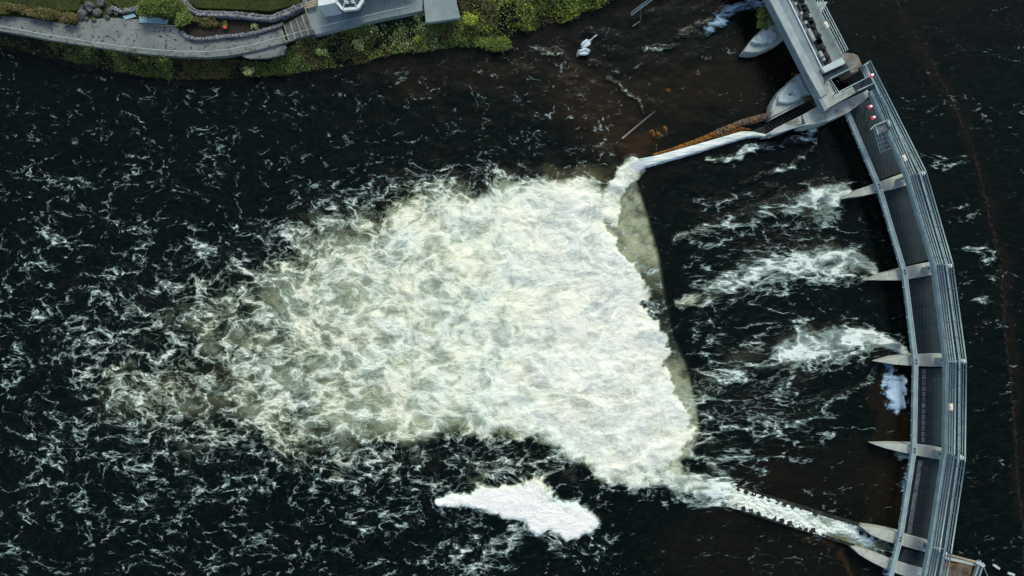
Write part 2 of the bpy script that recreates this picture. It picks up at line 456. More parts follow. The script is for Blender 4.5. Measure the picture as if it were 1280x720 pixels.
    # --- milky green water over the lip of the apron
    mk = sstep(sdpoly(px0, py0, [(742,246),(762,228),(794,226),(808,268),(822,318),(827,348),(842,420),(858,460),(870,510),(873,540),(860,572),(760,600),(742,500)]), -2.5, 3.5)
    mk = mk*np.interp(py0+wy*.4, [200, 325, 345, 370, 400, 440, 462, 490, 600], [1, .9, .3, .06, .04, .10, .6, .9, 1])*np.clip(1.05+3.2*(fbm(X*.8, Y*.8, 95, 5, .65)-.5), .3, 1.15)
    mk = mk*sstep(px0, 690, 730)
    murk = np.maximum(mk, sstep(D+.5*(fbm(X*.45, Y*.45, 66, 4)-.5), .5, .95)*.85*(1-.8*sstep(px0, 868, 900))*(1-sstep(py0, 604, 626)))
    murk = np.maximum(murk, 0*sstep(60-dline(px, py, [(170,500),(250,490),(330,505)]), 0, 50))
    gy = .42*np.clip(2.4*fbm(X*.3, Y*.3, 64, 4)-.75, 0, 1)*sstep(46-dline(px, py, [(150,505),(230,495),(320,470)]), 0, 50)
    gy = np.maximum(gy, .7*sstep(26-dline(px, py, [(690,222),(760,228)]), 0, 20))
    gy = np.maximum(gy, mk*.15)
    # --- brown river bed showing through
    bed = np.zeros_like(px)
    def bd(pts, w, s):
        nonlocal bed
        bed = np.maximum(bed, s*(1-sstep(dline(px, py, pts), w*.2, w)))
    bd([(720,110),(760,150),(800,178)], 60, .5); bd([(790,180),(815,178)], 22, 1.2); bd([(780,170),(800,190)], 34, .7)
    bd([(815,120),(880,110),(930,110),(960,60)], 60, .28)
    bd([(1112,470),(1116,560),(1104,640)], 30, .35); bd([(1092,480),(1090,560),(1082,640)], 10, .3)
    bd([(900,640),(980,600),(1060,590)], 60, .2); bd([(860,690),(960,700),(1040,700)], 60, .16)
    bd([(925,624),(1000,648),(1040,655)], 12, .7); bd([(1058,690),(1050,730)], 7, 1.2)
    bd([(1000,662),(1040,680)], 9, 1.0)
    bd([(1000,40),(1010,60)], 8, .5)
    bd([(500,100),(640,90),(700,60)], 30, .22); bd([(860,88),(880,90)], 9, .6)
    cool = np.zeros_like(px)  # bluish tint: shade on foam put into the colour, plus thin aerated spray
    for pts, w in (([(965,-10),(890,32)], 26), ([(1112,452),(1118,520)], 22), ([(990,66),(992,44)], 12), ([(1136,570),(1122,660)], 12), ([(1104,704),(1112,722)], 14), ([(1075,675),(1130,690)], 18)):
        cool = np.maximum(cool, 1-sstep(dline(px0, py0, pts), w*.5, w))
    smooth = np.maximum(sstep(D, 1.1, 1.4), 0)
    stream = sstep(px0, 815, 880)
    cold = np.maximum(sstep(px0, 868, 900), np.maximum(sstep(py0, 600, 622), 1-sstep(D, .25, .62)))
    return dict(foam=D, murk=murk, olive=gy, bed=bed, cool=cool, stream=stream, cold=cold)

def water_mat(name, upstream=False):
    m, t = newmat(name)
    p = t.n('ShaderNodeTexCoord').outputs['Object']
    D = t.attr('foam')
    def swirl(q0, k=1.0):
        w1 = t.vm('SCALE', t.vm('SUBTRACT', t.noise(q0, .16, 2, .5, out=1), (.5,.5,.5)), scale=3.2*k)
        q1 = t.vm('ADD', q0, w1)
        w2 = t.vm('SCALE', t.vm('SUBTRACT', t.noise(q1, .55, 3, .55, out=1), (.5,.5,.5)), scale=1.5*k)
        q2 = t.vm('ADD', q1, w2)
        w3 = t.vm('SCALE', t.vm('SUBTRACT', t.noise(q2, 2.0, 2, .55, out=1), (.5,.5,.5)), scale=.42*k)
        return q2, t.vm('ADD', q2, w3)
    def ridge(v, pw):
        a = t.m('ABSOLUTE', t.m('SUBTRACT', t.m('MULTIPLY', v, 2), 1))
        return t.m('POWER', t.m('SUBTRACT', 1, a, clamp=True), pw)
    def pattern(q0, k=1.0):
        qa, qb = swirl(q0, k)
        r1 = ridge(t.noise(qb, .40, 3, .5), 5)          # big threads
        r2 = ridge(t.noise(qb, 1.05, 3, .52), 4)         # lace
        r3 = ridge(t.noise(qb, 3.0, 3, .6), 3)           # fine
        g = t.noise(qa, .28, 5, .62)                     # patches
        fine = t.noise(qb, 6.5, 4, .7)
        def wsum(*tw):
            acc = None
            for x_, w_, o_ in tw:
                y_ = t.m('MULTIPLY_ADD', x_, w_, o_)
                acc = y_ if acc is None else t.m('ADD', acc, y_)
            return acc
        hi = wsum((r1, .50, 0), (r2, .30, 0), (r3, .13, 0), (g, .78, -.39), (fine, .34, -.17))
        lo = wsum((t.m('POWER', r1, 2.6), .47, 0), (t.m('POWER', r2, 2.3), .40, 0), (t.m('POWER', r3, 1.7), .24, 0), (g, 1.0, -.5), (fine, .40, -.20))
        f_ = t.ss(D, .42, .92)
        s = t.m('ADD', t.m('MULTIPLY', hi, f_), t.m('MULTIPLY', lo, t.m('SUBTRACT', 1, f_)))
        return s, g, fine, r2
    mp0 = t.n('ShaderNodeMapping'); mp0.inputs['Scale'].default_value = (.78, 1.12, 1); t.put(mp0.inputs['Vector'], p)
    s1, g1, f1, l1 = pattern(mp0.outputs[0]) if not upstream else (0, 0, 0, 0)
    mp = t.n('ShaderNodeMapping'); mp.inputs['Rotation'].default_value = (0, 0, R(-18)); mp.inputs['Scale'].default_value = (.5, 1.2, 1)
    t.put(mp.inputs['Vector'], p)
    s2, g2, f2, l2 = pattern(mp.outputs[0], .75)
    st = t.attr('stream')
    mixf = (lambda a, b: b) if upstream else lambda a, b: t.m('ADD', t.m('MULTIPLY', a, t.m('SUBTRACT', 1, st)), t.m('MULTIPLY', b, st))
    s = mixf(s1, s2); g = mixf(g1, g2); f = mixf(f1, f2); lace = mixf(l1, l2)
    # s is about 0.1..0.7, mean ~.38.  coverage threshold falls with density
    th = t.mr(D, 0, 1.0, .99, -.06)
    over = t.m('SUBTRACT', s, th)
    cold0 = t.m('MULTIPLY', t.attr('cold'), t.ss(D, .45, .7))
    thin = t.ss(t.m('SUBTRACT', over, t.m('MULTIPLY', cold0, .10)), -.14, t.m('SUBTRACT', t.mr(D, .2, .9, .22, .32), t.m('MULTIPLY', cold0, .12)))       # thin, see-through froth
    thick = t.ss(over, t.m('MULTIPLY_ADD', cold0, .13, .12), t.m('SUBTRACT', t.mr(D, .2, 1.0, .44, .80), t.m('MULTIPLY', cold0, .16)))       # opaque white
    murk = t.attr('murk'); olive = t.attr('olive'); bed = t.attr('bed'); cool = t.attr('cool')
    deep = (.0016, .0044, .0034)
    c = t.mix(t.m('MULTIPLY', bed, t.mr(g, .3, .7, .5, 1.3), clamp=True), deep, (.030, .0175, .0075))
    c = t.mix(t.m('MULTIPLY', t.ss(lace, .5, .95), .14), c, (.020, .022, .017))
    milk = t.mix(t.ss(t.noise(p, .9, 5, .65), .3, .7), (.27,.32,.19), (.47,.50,.31))
    c = t.mix(t.m('MULTIPLY', murk, t.mr(f, .3, .7, .65, 1.0), clamp=True), c, milk)
    c = t.mix(t.m('MULTIPLY', olive, t.mr(g, .35, .65, .12, .55), clamp=True), c, (.20, .19, .085))
    tone = t.ss(t.noise(p, .22, 4, .6), .35, .65)
    froth = t.mix(t.ss(D, .3, .6), (.22,.29,.27), t.mix(tone, (.28,.38,.30), (.34,.41,.27)))
    white = t.mix(tone, (.79,.87,.73), (.85,.87,.66))
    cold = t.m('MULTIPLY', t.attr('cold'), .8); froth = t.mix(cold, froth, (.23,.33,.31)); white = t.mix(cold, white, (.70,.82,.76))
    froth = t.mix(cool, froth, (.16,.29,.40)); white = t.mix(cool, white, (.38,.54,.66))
    c = t.mix(t.m('MULTIPLY', thin, .72), c, froth)
    c = t.mix(thick, c, white)
    solid = t.ss(t.m('ADD', D, t.m('MULTIPLY', t.m('SUBTRACT', f, .5), 1.5)), 1.14, 1.3)
    c = t.mix(t.m('MULTIPLY', t.ss(D, .93, 1.12), .28), c, (.84,.86,.78))
    c = t.mix(solid, c, (.88,.88,.81))
    foam = t.m('MAXIMUM', t.m('MAXIMUM', thin, thick), solid)
    rough = t.mr(foam, 0, 1, .10, .9)
    spec = t.mr(foam, 0, 1, .15, .15)
    rip = t.noise(p, 1.2, 6, .62)
    h = t.m('ADD', t.m('MULTIPLY', rip, .3), t.m('MULTIPLY', t.m('MULTIPLY', s, t.ss(D, .05, .6)), .8))
    t.finish(c, rough, spec, 0, t.bump(h, .14 if not upstream else .03), ior=1.33)
    return m

def nonuni(lo, hi, a, b, step, n_out):
    core = np.arange(a, b+step*.5, step)
    f = np.linspace(0, 1, n_out)[1:]**2
    left = (a-(a-lo)*f)[::-1]; right = b+(hi-b)*f
    return np.concatenate([left, core, right])
xs = nonuni(-420, 420, -56, 52, .17, 26)
ys = nonuni(-300, 300, -32.5, 32.5, .17, 22)
X, Y = np.meshgrid(xs, ys, indexing='xy')
F = water_fields(X, Y)
def zdown(X, Y):
    D = np.clip(F['foam'], 0, 1.2)
    turb = fbm(X*.32, Y*.32, 101, 5, .55, True)-.5
    chop = fbm(X*.6, Y*.9, 201, 4, .55)-.5
    big = fbm(X*.12, Y*.12, 301, 2)-.5
    px = X*S+640; py = 360-Y*S
    z = (.06+.55*D**1.5)*turb + .09*chop*(1-sstep(px, 850, 950)) + .03*chop + .4*D*big
    z = z*(1-.7*sstep(F['foam'], 1.14, 1.3)) + .22*sstep(D, .2, 1.1)
    z = z + .07*sstep(F['foam'], 1.1, 1.35)
    # the apron pool stands higher than the tail water
    z = z + .3*sstep(px, 800, 950)
    return z*np.clip((420-np.abs(X))/300, 0, 1)
wmat = water_mat('river_water')
tail = grid_mesh('river_water', xs, ys, zdown, wmat, F); tag(tail, kind='structure')

# upstream head water, 1.3 m higher, held back by the gates
ZU = 1.1
W_IN = [(958,-60),(1000,30),(1040,100),(1092,112),(1134,219),(1167,330),(1183,452),(1182,565),(1163,684),(1140,800),(1100,1400)]
def upfields(X, Y):
    k = (H-ZU)/H/S
    px = X/k+640; py = 360-Y/k
    wx = (fbm(X*.6, Y*.6, 12, 4, .6)-.5)*26; wy = (fbm(X*.6, Y*.6, 32, 4, .6)-.5)*26
    D = np.zeros_like(px)
    def th(pts, w, s):
        nonlocal D
        D = np.maximum(D, (s*.58)*(1-sstep(dline(px+wx, py+wy, pts, w), .1, 2.0)))
    th([(1206,196),(1190,200),(1172,206)], [7,9,5], .56); th([(1142,182),(1160,186),(1176,192)], [4,4,3], .33)
    th([(1220,262),(1206,264),(1190,270)], [9,9,5], .66); th([(1182,236),(1200,246),(1215,256)], [3,4,4], .34)
    th([(1238,322),(1226,316),(1208,318)], [9,10,6], .74); th([(1225,300),(1236,312)], [4,6], .6)
    th([(1242,382),(1236,372),(1222,376)], [7,8,6], .8); th([(1244,340),(1250,356)], [6,5], .5)
    th([(1255,382),(1276,381)], [2.5,2], .7); th([(1248,400),(1254,430)], [5,4], .5); th([(1250,440),(1260,460)], [8,6], .38)
    th([(1257,475),(1259,490)], [3,3], .7); th([(1258,522),(1262,528)], [4,3], .9); th([(1262,580),(1268,600)], [5,5], .45)
    th([(1200,340),(1206,349)], [6,6], .34)
    th([(1244,708),(1250,712)], [3,3], .7)
    th([(1100,40),(1150,200),(1190,340),(1215,450),(1215,560)], [1]*5, 0)
    bed = np.zeros_like(px)
    b = dline(px+wx*.6, py+wy*.6, [(1190,740),(1200,700)], None)
    bed = np.maximum(bed, 1.0*(1-sstep(sdpoly(px, py, [(1172,700),(1222,702),(1215,760),(1160,760)])*-1, -4, 3)))
    bed = np.maximum(bed, .2*(1-sstep(dline(px+wx, py+wy, [(1130,20),(1178,108),(1212,175),(1236,250),(1252,330),(1262,420),(1272,520),(1276,640)]), 2, 12)))
    z = np.zeros_like(px)
    return dict(foam=D, murk=z, olive=z, bed=bed, cool=z, stream=z+1, cold=z+1)
up_xy = [(P(x, y, ZU).x, P(x, y, ZU).y) for x, y in W_IN]
up_xy = [(up_xy[0][0]-20, 200)] + up_xy + [(up_xy[-1][0], -250), (420,-250), (420, 200)]
xu = nonuni(20, 420, 30, 54, .25, 20); yu_ = nonuni(-250, 200, -32.5, 32.5, .25, 20)
XU, YU = np.meshgrid(xu, yu_, indexing='xy')
FU = upfields(XU, YU)
up = grid_mesh('head_water', xu, yu_, lambda a, b: ZU+.04*(fbm(a*.4, b*.4, 55, 4)-.5)+.12*np.clip(FU['foam'], 0, 1)*fbm(a, b, 56, 3),
               water_mat('head_water', True), FU, keep=lambda a, b: sdpoly(a, b, up_xy) > -.2)
tag(up, kind='structure')

# ================================================================== TERRAIN
SHORE = [(-3000,20),(-600,28),(0,57),(50,70),(100,82),(150,92),(215,101),(270,101),(330,97),(400,95),(450,88),(500,82),(560,76),(620,68),(660,58),(700,46),(740,28),(790,12),(840,5),(900,-2),(960,-12),(1010,-40),(1200,-80),(4000,-200)]
def shore_y(X):      # world y of the north shore at z ~ 0.3
    return np.interp(X*S+640, [a for a, b in SHORE], [(360-b)/S for a, b in SHORE])
def zland(X, Y):
    d = Y-shore_y(X)+ (fbm(X*.5, Y*.5, 77, 4)-.5)*1.2
    w = np.interp(X*S+640, [0, 200, 420, 560, 700, 900], [1.8, 2.4, 4.4, 5.4, 5.0, 4.0])
    z = -1.6+1.6*sstep(d, -2.5, 0)+2.35*sstep(d, -.3, w)
    z = z+(fbm(X*.8, Y*.8, 78, 4)-.5)*.35*sstep(d, 0, 1)*(1-sstep(d, w*.8, w))
    s = sstep(-(Y+75+3*np.sin(X*.05)), 0, 6)
    return np.maximum(z, -1.6+4.4*s) + .6*sstep(d, 60, 200)
tx = nonuni(-430, 430, -56, 34, .45, 22); ty = nonuni(-310, 310, 20, 34, .3, 24)
def zl2(X, Y):
    return zland(X, Y)
mt, t = newmat('ground')
p = t.n('ShaderNodeTexCoord').outputs['Object']
z_ = t.n('ShaderNodeSeparateXYZ'); t.put(z_.inputs[0], p)
gsoil = t.mix(t.ss(t.noise(p, 1.1, 6, .7), .35, .65), (.007,.008,.006), (.018,.017,.010))
ggrass = t.mix(t.ss(t.noise(p, .5, 6, .7), .35, .65), (.04,.06,.014), (.062,.085,.02))
gc = t.mix(t.ss(z_.outputs[2], 2.15, 2.4), gsoil, ggrass)
t.finish(gc, .9, .2, 0, t.bump(t.noise(p, 3, 6, .7), .2))
ground = grid_mesh('ground', tx, ty, zl2, mt); tag(ground, kind='structure')

# ------------------------------------------------------------------ footpath, slab, lawn
ZP = 2.52
rail_line = [(-420,-10),(-60,26),(0,36),(30,41),(60,47),(95,52.5),(130,58),(165,63),(200,66.5),(230,68.5),(262,69),(290,66.5),(320,60.5),(355,51),(392,40.5),(430,31.5),(475,21),(529,12)]
path_px = [(-420,-30),(-60,12),(0,20),(25,21),(50,24.5),(95,32),(99,27),(112,24),(140,22),(172,24),(210,30),(222,35),(230,44),(245,49),(270,49),(300,46),(330,42),(352,34)] + \
          [(358,53)] + [(x, y+3.2) for x, y in rail_line[::-1] if x < 356]
mb = MB(); mb.ppx(path_px, ZP-.5, ZP)
tag(mb.build('footpath', M['path'], bevel=.03), kind='structure')
# pale strip of concrete below the railing where the path widens
mb = MB(); mb.ppx([(302,68),(322,63.5),(352,55),(358,58),(354,68),(335,72.5),(312,73),(304,71)], ZP-.5, ZP-.16)
tag(mb.build('kerb_apron', M['path']), kind='structure')
ZT = 3.1     # terrace above the steps
mb = MB(); mb.ppx([(385,-40),(384,10),(388,26),(394,43.5),(430,34.5),(475,24),(500,19),(528.5,13),(526,-40)], ZT-.7, ZT, .02)
tag(mb.build('terrace_pavement', M['slab']), kind='structure')
mb = MB(); mb.ppx([(526.8,-40),(529.5,4),(532,28.5),(553,26),(575.5,22.5),(571,4),(566,-40)], ZT-.45, ZT+.012, .04)
tag(mb.build('jetty_slab', M['slab'], bevel=.02), 'pale square concrete landing slab jutting out over the bank', 'slab')

# joint grooves on the terrace are thin dark strips 4 mm proud
def lawn(px, z, name):
    mb = MB(); mb.ppx(px, z-.8, z)
    tag(mb.build(name, M['lawn_soil']), kind='structure')
lawn([(-80,-60),(98,-60),(100,2),(96,13),(60,13),(30,11),(0,4),(-80,-4)], 2.95, 'lawn')
lawn([(235,-60),(238,3),(246,9.5),(300,11),(338,13.5),(372,4),(386,-8),(386,-60)], 3.0, 'lawn')
lawn([(128,-60),(138,0),(150,10),(176,8),(225,0),(228,-60)], 2.9, 'lawn')

# leaves / blades scattered: quads with random tilt
def leaves(name, pts, size, mat, parent=None, up=.5, long=1.6, kind=None):
    n = len(pts); pts = np.asarray(pts, float)
    a = rng.uniform(0, 2*math.pi, n); el = rng.uniform(-.3, 1.0, n)*up*1.3
    s = size*rng.uniform(.55, 1.5, n)
    d = np.stack([np.cos(a)*np.cos(el), np.sin(a)*np.cos(el), np.sin(el)], -1)
    side = np.stack([-np.sin(a), np.cos(a), rng.uniform(-.45, .45, n)], -1)
    side /= np.linalg.norm(side, axis=1)[:, None]
    L = d*(s*long)[:, None]; Wd = side*(s*.5)[:, None]
    v = np.stack([pts, pts+L*.45+Wd, pts+L, pts+L*.5-Wd], 1).reshape(-1, 3)
    off = np.array(wloc(parent)) if parent is not None else np.array([pts[:,0].mean(), pts[:,1].mean(), pts[:,2].min()])
    v = (v-off).astype(np.float32)
    me = bpy.data.meshes.new(name)
    me.vertices.add(4*n); me.vertices.foreach_set('co', v.ravel())
    me.loops.add(4*n); me.loops.foreach_set('vertex_index', np.arange(4*n, dtype=np.int32))
    me.polygons.add(n); me.polygons.foreach_set('loop_start', (np.arange(n)*4).astype(np.int32)); me.polygons.foreach_set('loop_total', np.full(n, 4, np.int32))
    me.update(calc_edges=True); me.materials.append(mat)
    o = bpy.data.objects.new(name, me); col.objects.link(o)
    if parent is not None: o.parent = parent
    else: o.location = off
    if kind: o['kind'] = kind
    return o

def scatter_poly(poly_px, z, n):
    q = [(P(x, y, z).x, P(x, y, z).y) for x, y in poly_px]
    x0, x1 = min(a for a, b in q), max(a for a, b in q); y0, y1 = min(b for a, b in q), max(b for a, b in q)
    xx = rng.uniform(x0, x1, n); yy = rng.uniform(y0, y1, n)
    k = sdpoly(xx, yy, q) > 0
    return xx[k], yy[k]

# bank undergrowth: dense, tufted by clumps, thinning towards the water
bank_px = [(-60,36),(0,41),(60,52),(130,63),(200,71),(262,74),(300,74),(335,76),(362,62),(400,44),(440,35),(500,23),(527,17),(529,31),(577,26),(572,-40),(980,-60),(965,-8),(900,2),(840,9),(790,16),(740,32),(700,50),(660,62),(620,72),(560,80),(500,86),(450,92),(400,99),(330,101),(270,105),(215,105),(150,96),(100,86),(50,74),(0,61),(-60,40)]
xx, yy = scatter_poly(bank_px, 1.6, 330000)
dens = fbm(xx*.55, yy*.55, 401, 4, .6)
d = yy-shore_y(xx)
shade = np.interp(xx*S+640, [350, 450, 650, 760, 900], [.15, .9, 1.5, 1.8, 1.4])   # bare dark foot of the bank
k = (rng.random(len(xx)) < sstep(dens, .33, .55)*.9+.1) & (d > shade*(.3+.9*fbm(xx*.4, yy*.4, 402, 3)))
xx, yy, dens, d = xx[k], yy[k], dens[k], d[k]
zz = np.maximum(zland(xx, yy), .05)+rng.random(len(xx))**1.5*(.15+1.7*np.clip(dens-.38, 0, .35))
tone = fbm(xx*.35+3, yy*.35, 403, 3, .5)
up_edge = np.interp(xx*S+640, [0, 340, 400, 530, 700], [.9, .9, 2.2, 2.2, 0])
brown = (tone > .56) | ((d > np.interp(xx*S+640, [0, 200, 420, 530, 560], [1.0, 2.4, 3.4, 4.0, 9])) & (rng.random(len(xx)) < .55))
pale = (~brown) & (tone < .40) & (rng.random(len(xx)) < .5) & (xx*S+640 > 380) & (xx*S+640 < 560)
yel = (~brown) & (~pale) & (xx*S+640 > 560) & (rng.random(len(xx)) < .3)
main = ~(brown | pale | yel)
pts = np.stack([xx, yy, zz], -1)
tag(leaves('undergrowth', pts[main], .10, M['leaf'], kind='stuff'), 'mixed green undergrowth covering the river bank', 'undergrowth')
tag(leaves('undergrowth', pts[brown], .10, M['leaf_brown'], kind='stuff'), 'brown dying stems and bracken along the top of the bank', 'undergrowth')
tag(leaves('undergrowth', pts[pale], .09, M['leaf_pale'], kind='stuff'), 'pale flowering weeds on the bank below the terrace', 'undergrowth')
tag(leaves('undergrowth', pts[yel], .10, M['leaf_yellow'], kind='stuff'), 'yellow green weeds on the bank beyond the slab', 'undergrowth')

# lawn blades
def blades(poly, z, n, label):
    x, y = scatter_poly(poly, z, n)
    tag(leaves('grass', np.stack([x, y, np.full(len(x), z-.01)], -1), .045, M['blade'], up=.9, long=2, kind='stuff'), label, 'grass')
blades([(-40,-30),(98,-30),(100,2),(96,13),(60,13),(30,11),(0,4),(-40,-1)], 2.95, 22000, 'short mown grass of the lawn in the top left corner')
blades([(235,-30),(238,3),(246,9.5),(300,11),(338,13.5),(372,4),(386,-8),(386,-30)], 3.0, 26000, 'short mown grass inside the curved stone wall')
blades([(128,-30),(138,0),(150,10),(176,8),(225,0),(228,-30)], 2.9, 12000, 'rough grass patch between the rocks and the bush')

def shrub(px, py, zb, rx, ry, h, n, mat, label, cat='shrub', name='shrub', group=None, leaf=.1, ang=0):
    c = P(px, py, zb)
    e = thing(name, c, label, cat, group)
    mb = MB()
    for k in range(5):
        a = k*1.3+random.random(); mb.tube([c, c+Vector((math.cos(a)*rx*.25, math.sin(a)*ry*.25, h*.45)), c+Vector((math.cos(a)*rx*.6, math.sin(a)*ry*.6, h*.75))], .03, 5, .012)
    mb.build('stem', M['pole'], e)
    nb = 9
    bl = [(random.uniform(-.62,.62)*rx, random.uniform(-.62,.62)*ry, random.uniform(.3,.8)*h, random.uniform(.28,.5)) for _ in range(nb)]
    P_ = []
    for i in range(n):
        bx, by, bz, br = random.choice(bl)
        v = Vector((random.gauss(0,1), random.gauss(0,1), random.gauss(0,1))).normalized()*random.uniform(.55, 1.05)
        x = bx+v.x*br*rx; y = by+v.y*br*ry; zz_ = max(.02, bz+v.z*br*h*.8)
        ca, sa = math.cos(ang), math.sin(ang)
        P_.append((c.x+x*ca-y*sa, c.y+x*sa+y*ca, c.z+zz_))
    leaves('foliage', P_, leaf, mat, e)
    return e
shrub(203,9,2.9,2.3,1.4,1.7,4200,M['leaf_lush'],'large glossy green bush beside the broken blue boards','bush','bush')
shrub(232,24,2.6,1.2,1.3,1.1,1900,M['leaf'],'dark green bush filling the gap below the curved wall','bush','bush')
shrub(14,12,2.6,2.2,.75,.8,1800,M['leaf_brown'],'low brown hedge shrub at the left frame edge','shrub', ang=-.15)
shrub(50,17,2.6,2.0,.7,.8,1700,M['leaf_brown'],'low brown hedge shrub between lawn and footpath','shrub', ang=-.15)
shrub(84,23,2.6,1.6,.8,.8,1500,M['leaf_brown'],'dark hedge shrub ending at the grey rocks','shrub', ang=-.15)
shrub(258,29,2.6,1.5,.6,.7,1300,M['leaf_brown'],'straggly shrub at the left end of the soil bed','shrub')
shrub(588,25,2.0,.8,.7,.5,700,M['leaf_yellow'],'yellow green shrub right of the concrete slab','shrub')
shrub(523,49,1.2,.35,.35,.5,220,M['leaf_yellow'],'small bright yellow clump on the bank below the slab','shrub', leaf=.08)
shrub(524,24,1.9,.5,.6,.8,420,M['leaf_pale'],'pale flowering plant tucked against the slab corner','plant','flowering_plant', leaf=.09)
shrub(618,56,.6,2.9,.8,.45,1700,M['leaf_lush'],'low spreading mossy green shrub overhanging the dark water','shrub')
shrub(450,58,1.4,.8,.7,.7,700,M['leaf_pale'],'cream flowering clump half way down the bank','plant','flowering_plant', leaf=.08)
shrub(405,66,1.3,.7,.6,.7,600,M['leaf_pale'],'greyish flowering clump below the lower end of the terrace','plant','flowering_plant', leaf=.08)
shrub(313,90,.9,.6,.5,.6,420,M['leaf_pale'],'pale tuft near the water below the widened path','plant','flowering_plant', leaf=.08)
shrub(320,34,2.5,.35,.35,.5,240,M['leaf_pale'],'small pale plant in the soil bed near the steps','plant','bed_plant', leaf=.07)

# rocks left of the bush
rx_ = [(103,18,1.0),(112,8,1.1),(122,16,.8),(126,3,.9),(134,22,.5),(108,24,.4),(117,25,.45),(100,9,.6),(138,14,.6),(146,16,.45),(155,13,.4),(163,12,.4)]
wh = ['pale streaked','squat dark','angular dark','tall dark','flat grey','small dark','small grey','mossy','broken grey','low grey','narrow grey','pale grey']
pl = ['touching the hedge end','at the back of the heap','in the middle of the heap','on the upper edge of the heap','on the path edge','by the path under the heap','in front of the heap','beside the lawn corner','right of the heap','first in the row towards the boards','second in the row towards the boards','nearest the small board']
for (x, y, s), a_, b_ in zip(rx_, wh, pl):
    mb = MB(); c = P(x, y, 2.6)
    mb.ellipsoid(c, s*.62, s*.5, s*.4, 9, 6, random.random()*3, .2)
    tag(mb.build('rock', M['rock']), f'{a_} rock {b_}', 'rock', 'rocks between the lawn and the path')

# dry stone walls: irregular stones along a line, one object each
def stone_wall(line, width, z0, z1, label, mat):
    pts = [P(x, y, z1) for x, y in line]; mb = MB()
    L = offset_line(pts, width/2*.8); Rr = offset_line(pts, -width/2*.8)
    poly = [Vector((p.x, p.y)) for p in L]+[Vector((p.x, p.y)) for p in Rr[::-1]]
    for i in range(len(pts)-1):
        mb.prism([Vector((q.x, q.y)) for q in (L[i], L[i+1], Rr[i+1], Rr[i])], z0, z1-.12)
        seg = pts[i+1]-pts[i]; n = max(1, int(seg.length/.26))
        nr = max(2, round(width/.28))
        for k in range(n):
            for r_ in range(nr):
                f = (k+random.uniform(.2,.8))/n; o_ = ((r_+.5)/nr-.5+random.uniform(-.06,.06))*width
                nrm = Vector((seg.y, -seg.x, 0)).normalized()
                c = pts[i]+seg*f+nrm*o_
                mb.ellipsoid((c.x, c.y, z1-.14+random.uniform(-.05,.04)), random.uniform(.12,.2), random.uniform(.1,.17), random.uniform(.1,.17), 6, 4, random.random()*3, .16)
    return tag(mb.build('stone_wall', mat), label, 'wall')
stone_wall([(225,-25),(228,0),(236,9),(246,15.5),(275,16.5),(300,17.5),(322,20.5),(338,21.5),(356,15),(380,4.5),(384,-6)], .62, 2.2, 3.45, 'pale curved dry stone wall bordering the lawn', M['stone_mix'])
stone_wall([(226,38),(232,45),(244,48),(262,47),(285,44),(305,43),(325,38),(345,32),(353,28)], .3, 2.2, 2.95, 'low rough stone edging along the front of the soil bed', M['stone_mix'])
mb = MB(); mb.ppx([(228,34),(236,24),(250,22),(336,26),(352,21),(352,27),(325,36),(300,41),(262,45),(240,45)], 2.3, 2.66)
tag(mb.build('soil_bed', M['soil']), kind='structure')
stone_wall([(138,8),(150,13),(163,11),(176,9)], .4, 2.3, 3.0, 'broken grey stone edging behind the small blue board', M['stone_mix'])

# red flower in pot
c = P(283.5, 35, 2.66); e = thing('flower_pot', c, 'terracotta pot with one bright red flower in the soil bed', 'flower pot')
mb = MB(); mb.tube([c, c+Vector((0,0,.3))], .12, 10, .17); mb.build('pot', M['pot'], e)
mb = MB()
for k in range(7):
    a = k*.9; mb.ellipsoid((c.x+.09*math.cos(a), c.y-.1+.09*math.sin(a), c.z+.48), .1, .08, .05, 7, 4)
mb.build('flower', M['flower_red'], e)
leaves('foliage', [(c.x+random.gauss(0,.12), c.y+.2+random.gauss(0,.18), c.z+.3+random.random()*.2) for _ in range(140)], .07, M['leaf_lush'], e)

# broken blue boards lying by the path
mb = MB(); mb.prism([P(x,y,2.62) for x, y in [(153,20.5),(167,16.6),(170.5,20.5),(157.5,24.5)]], 2.57, 2.63, .008)
tag(mb.build('board', M['blue_board']), 'small pale blue board lying next to the grey rocks', 'board', 'broken blue boards by the path')
mb = MB(); mb.prism([P(x,y,2.62) for x, y in [(174,17),(182.5,16.8),(186,19.5),(196,21),(204,24),(210.5,25),(208.5,30),(190,29),(174.5,28.4)]], 2.57, 2.64, .008)
tag(mb.build('board', M['blue_board']), 'larger jagged pale blue board beside the bush', 'board', 'broken blue boards by the path')
mb = MB(); mb.prism([P(x,y,2.6) for x, y in [(191,30.2),(208,31.2),(220.5,31.6),(220,33),(206,32.6),(191,31.6)]], 2.53, 2.58, .008)
tag(mb.build('plank', M['timber']), 'thin pale plank along the edge of the larger blue board', 'plank')

# steps
st = thing('steps', P(372,34,ZP), 'short flight of stone steps between footpath and terrace', 'steps')
edges = [((355,31),(361,50.5)),((362.5,27),(369,48.5)),((369.5,23),(378,46)),((377,19),(386,44)),((384,14.5),(393.3,42.5))]
for i, (a, b) in enumerate(edges):
    nx_ = edges[i+1] if i+1 < len(edges) else ((387,12),(396,41.5))
    z = ZP+(i+1)*.115
    mb = MB(); mb.ppx([a, nx_[0], nx_[1], b], ZP-.4, z); mb.build('tread', M['tread'], st)
    mb = MB(); mb.beam(P(a[0], a[1], z+.03), P(b[0], b[1], z+.03), .13, .06); mb.build('nosing', M['nosing'], st)

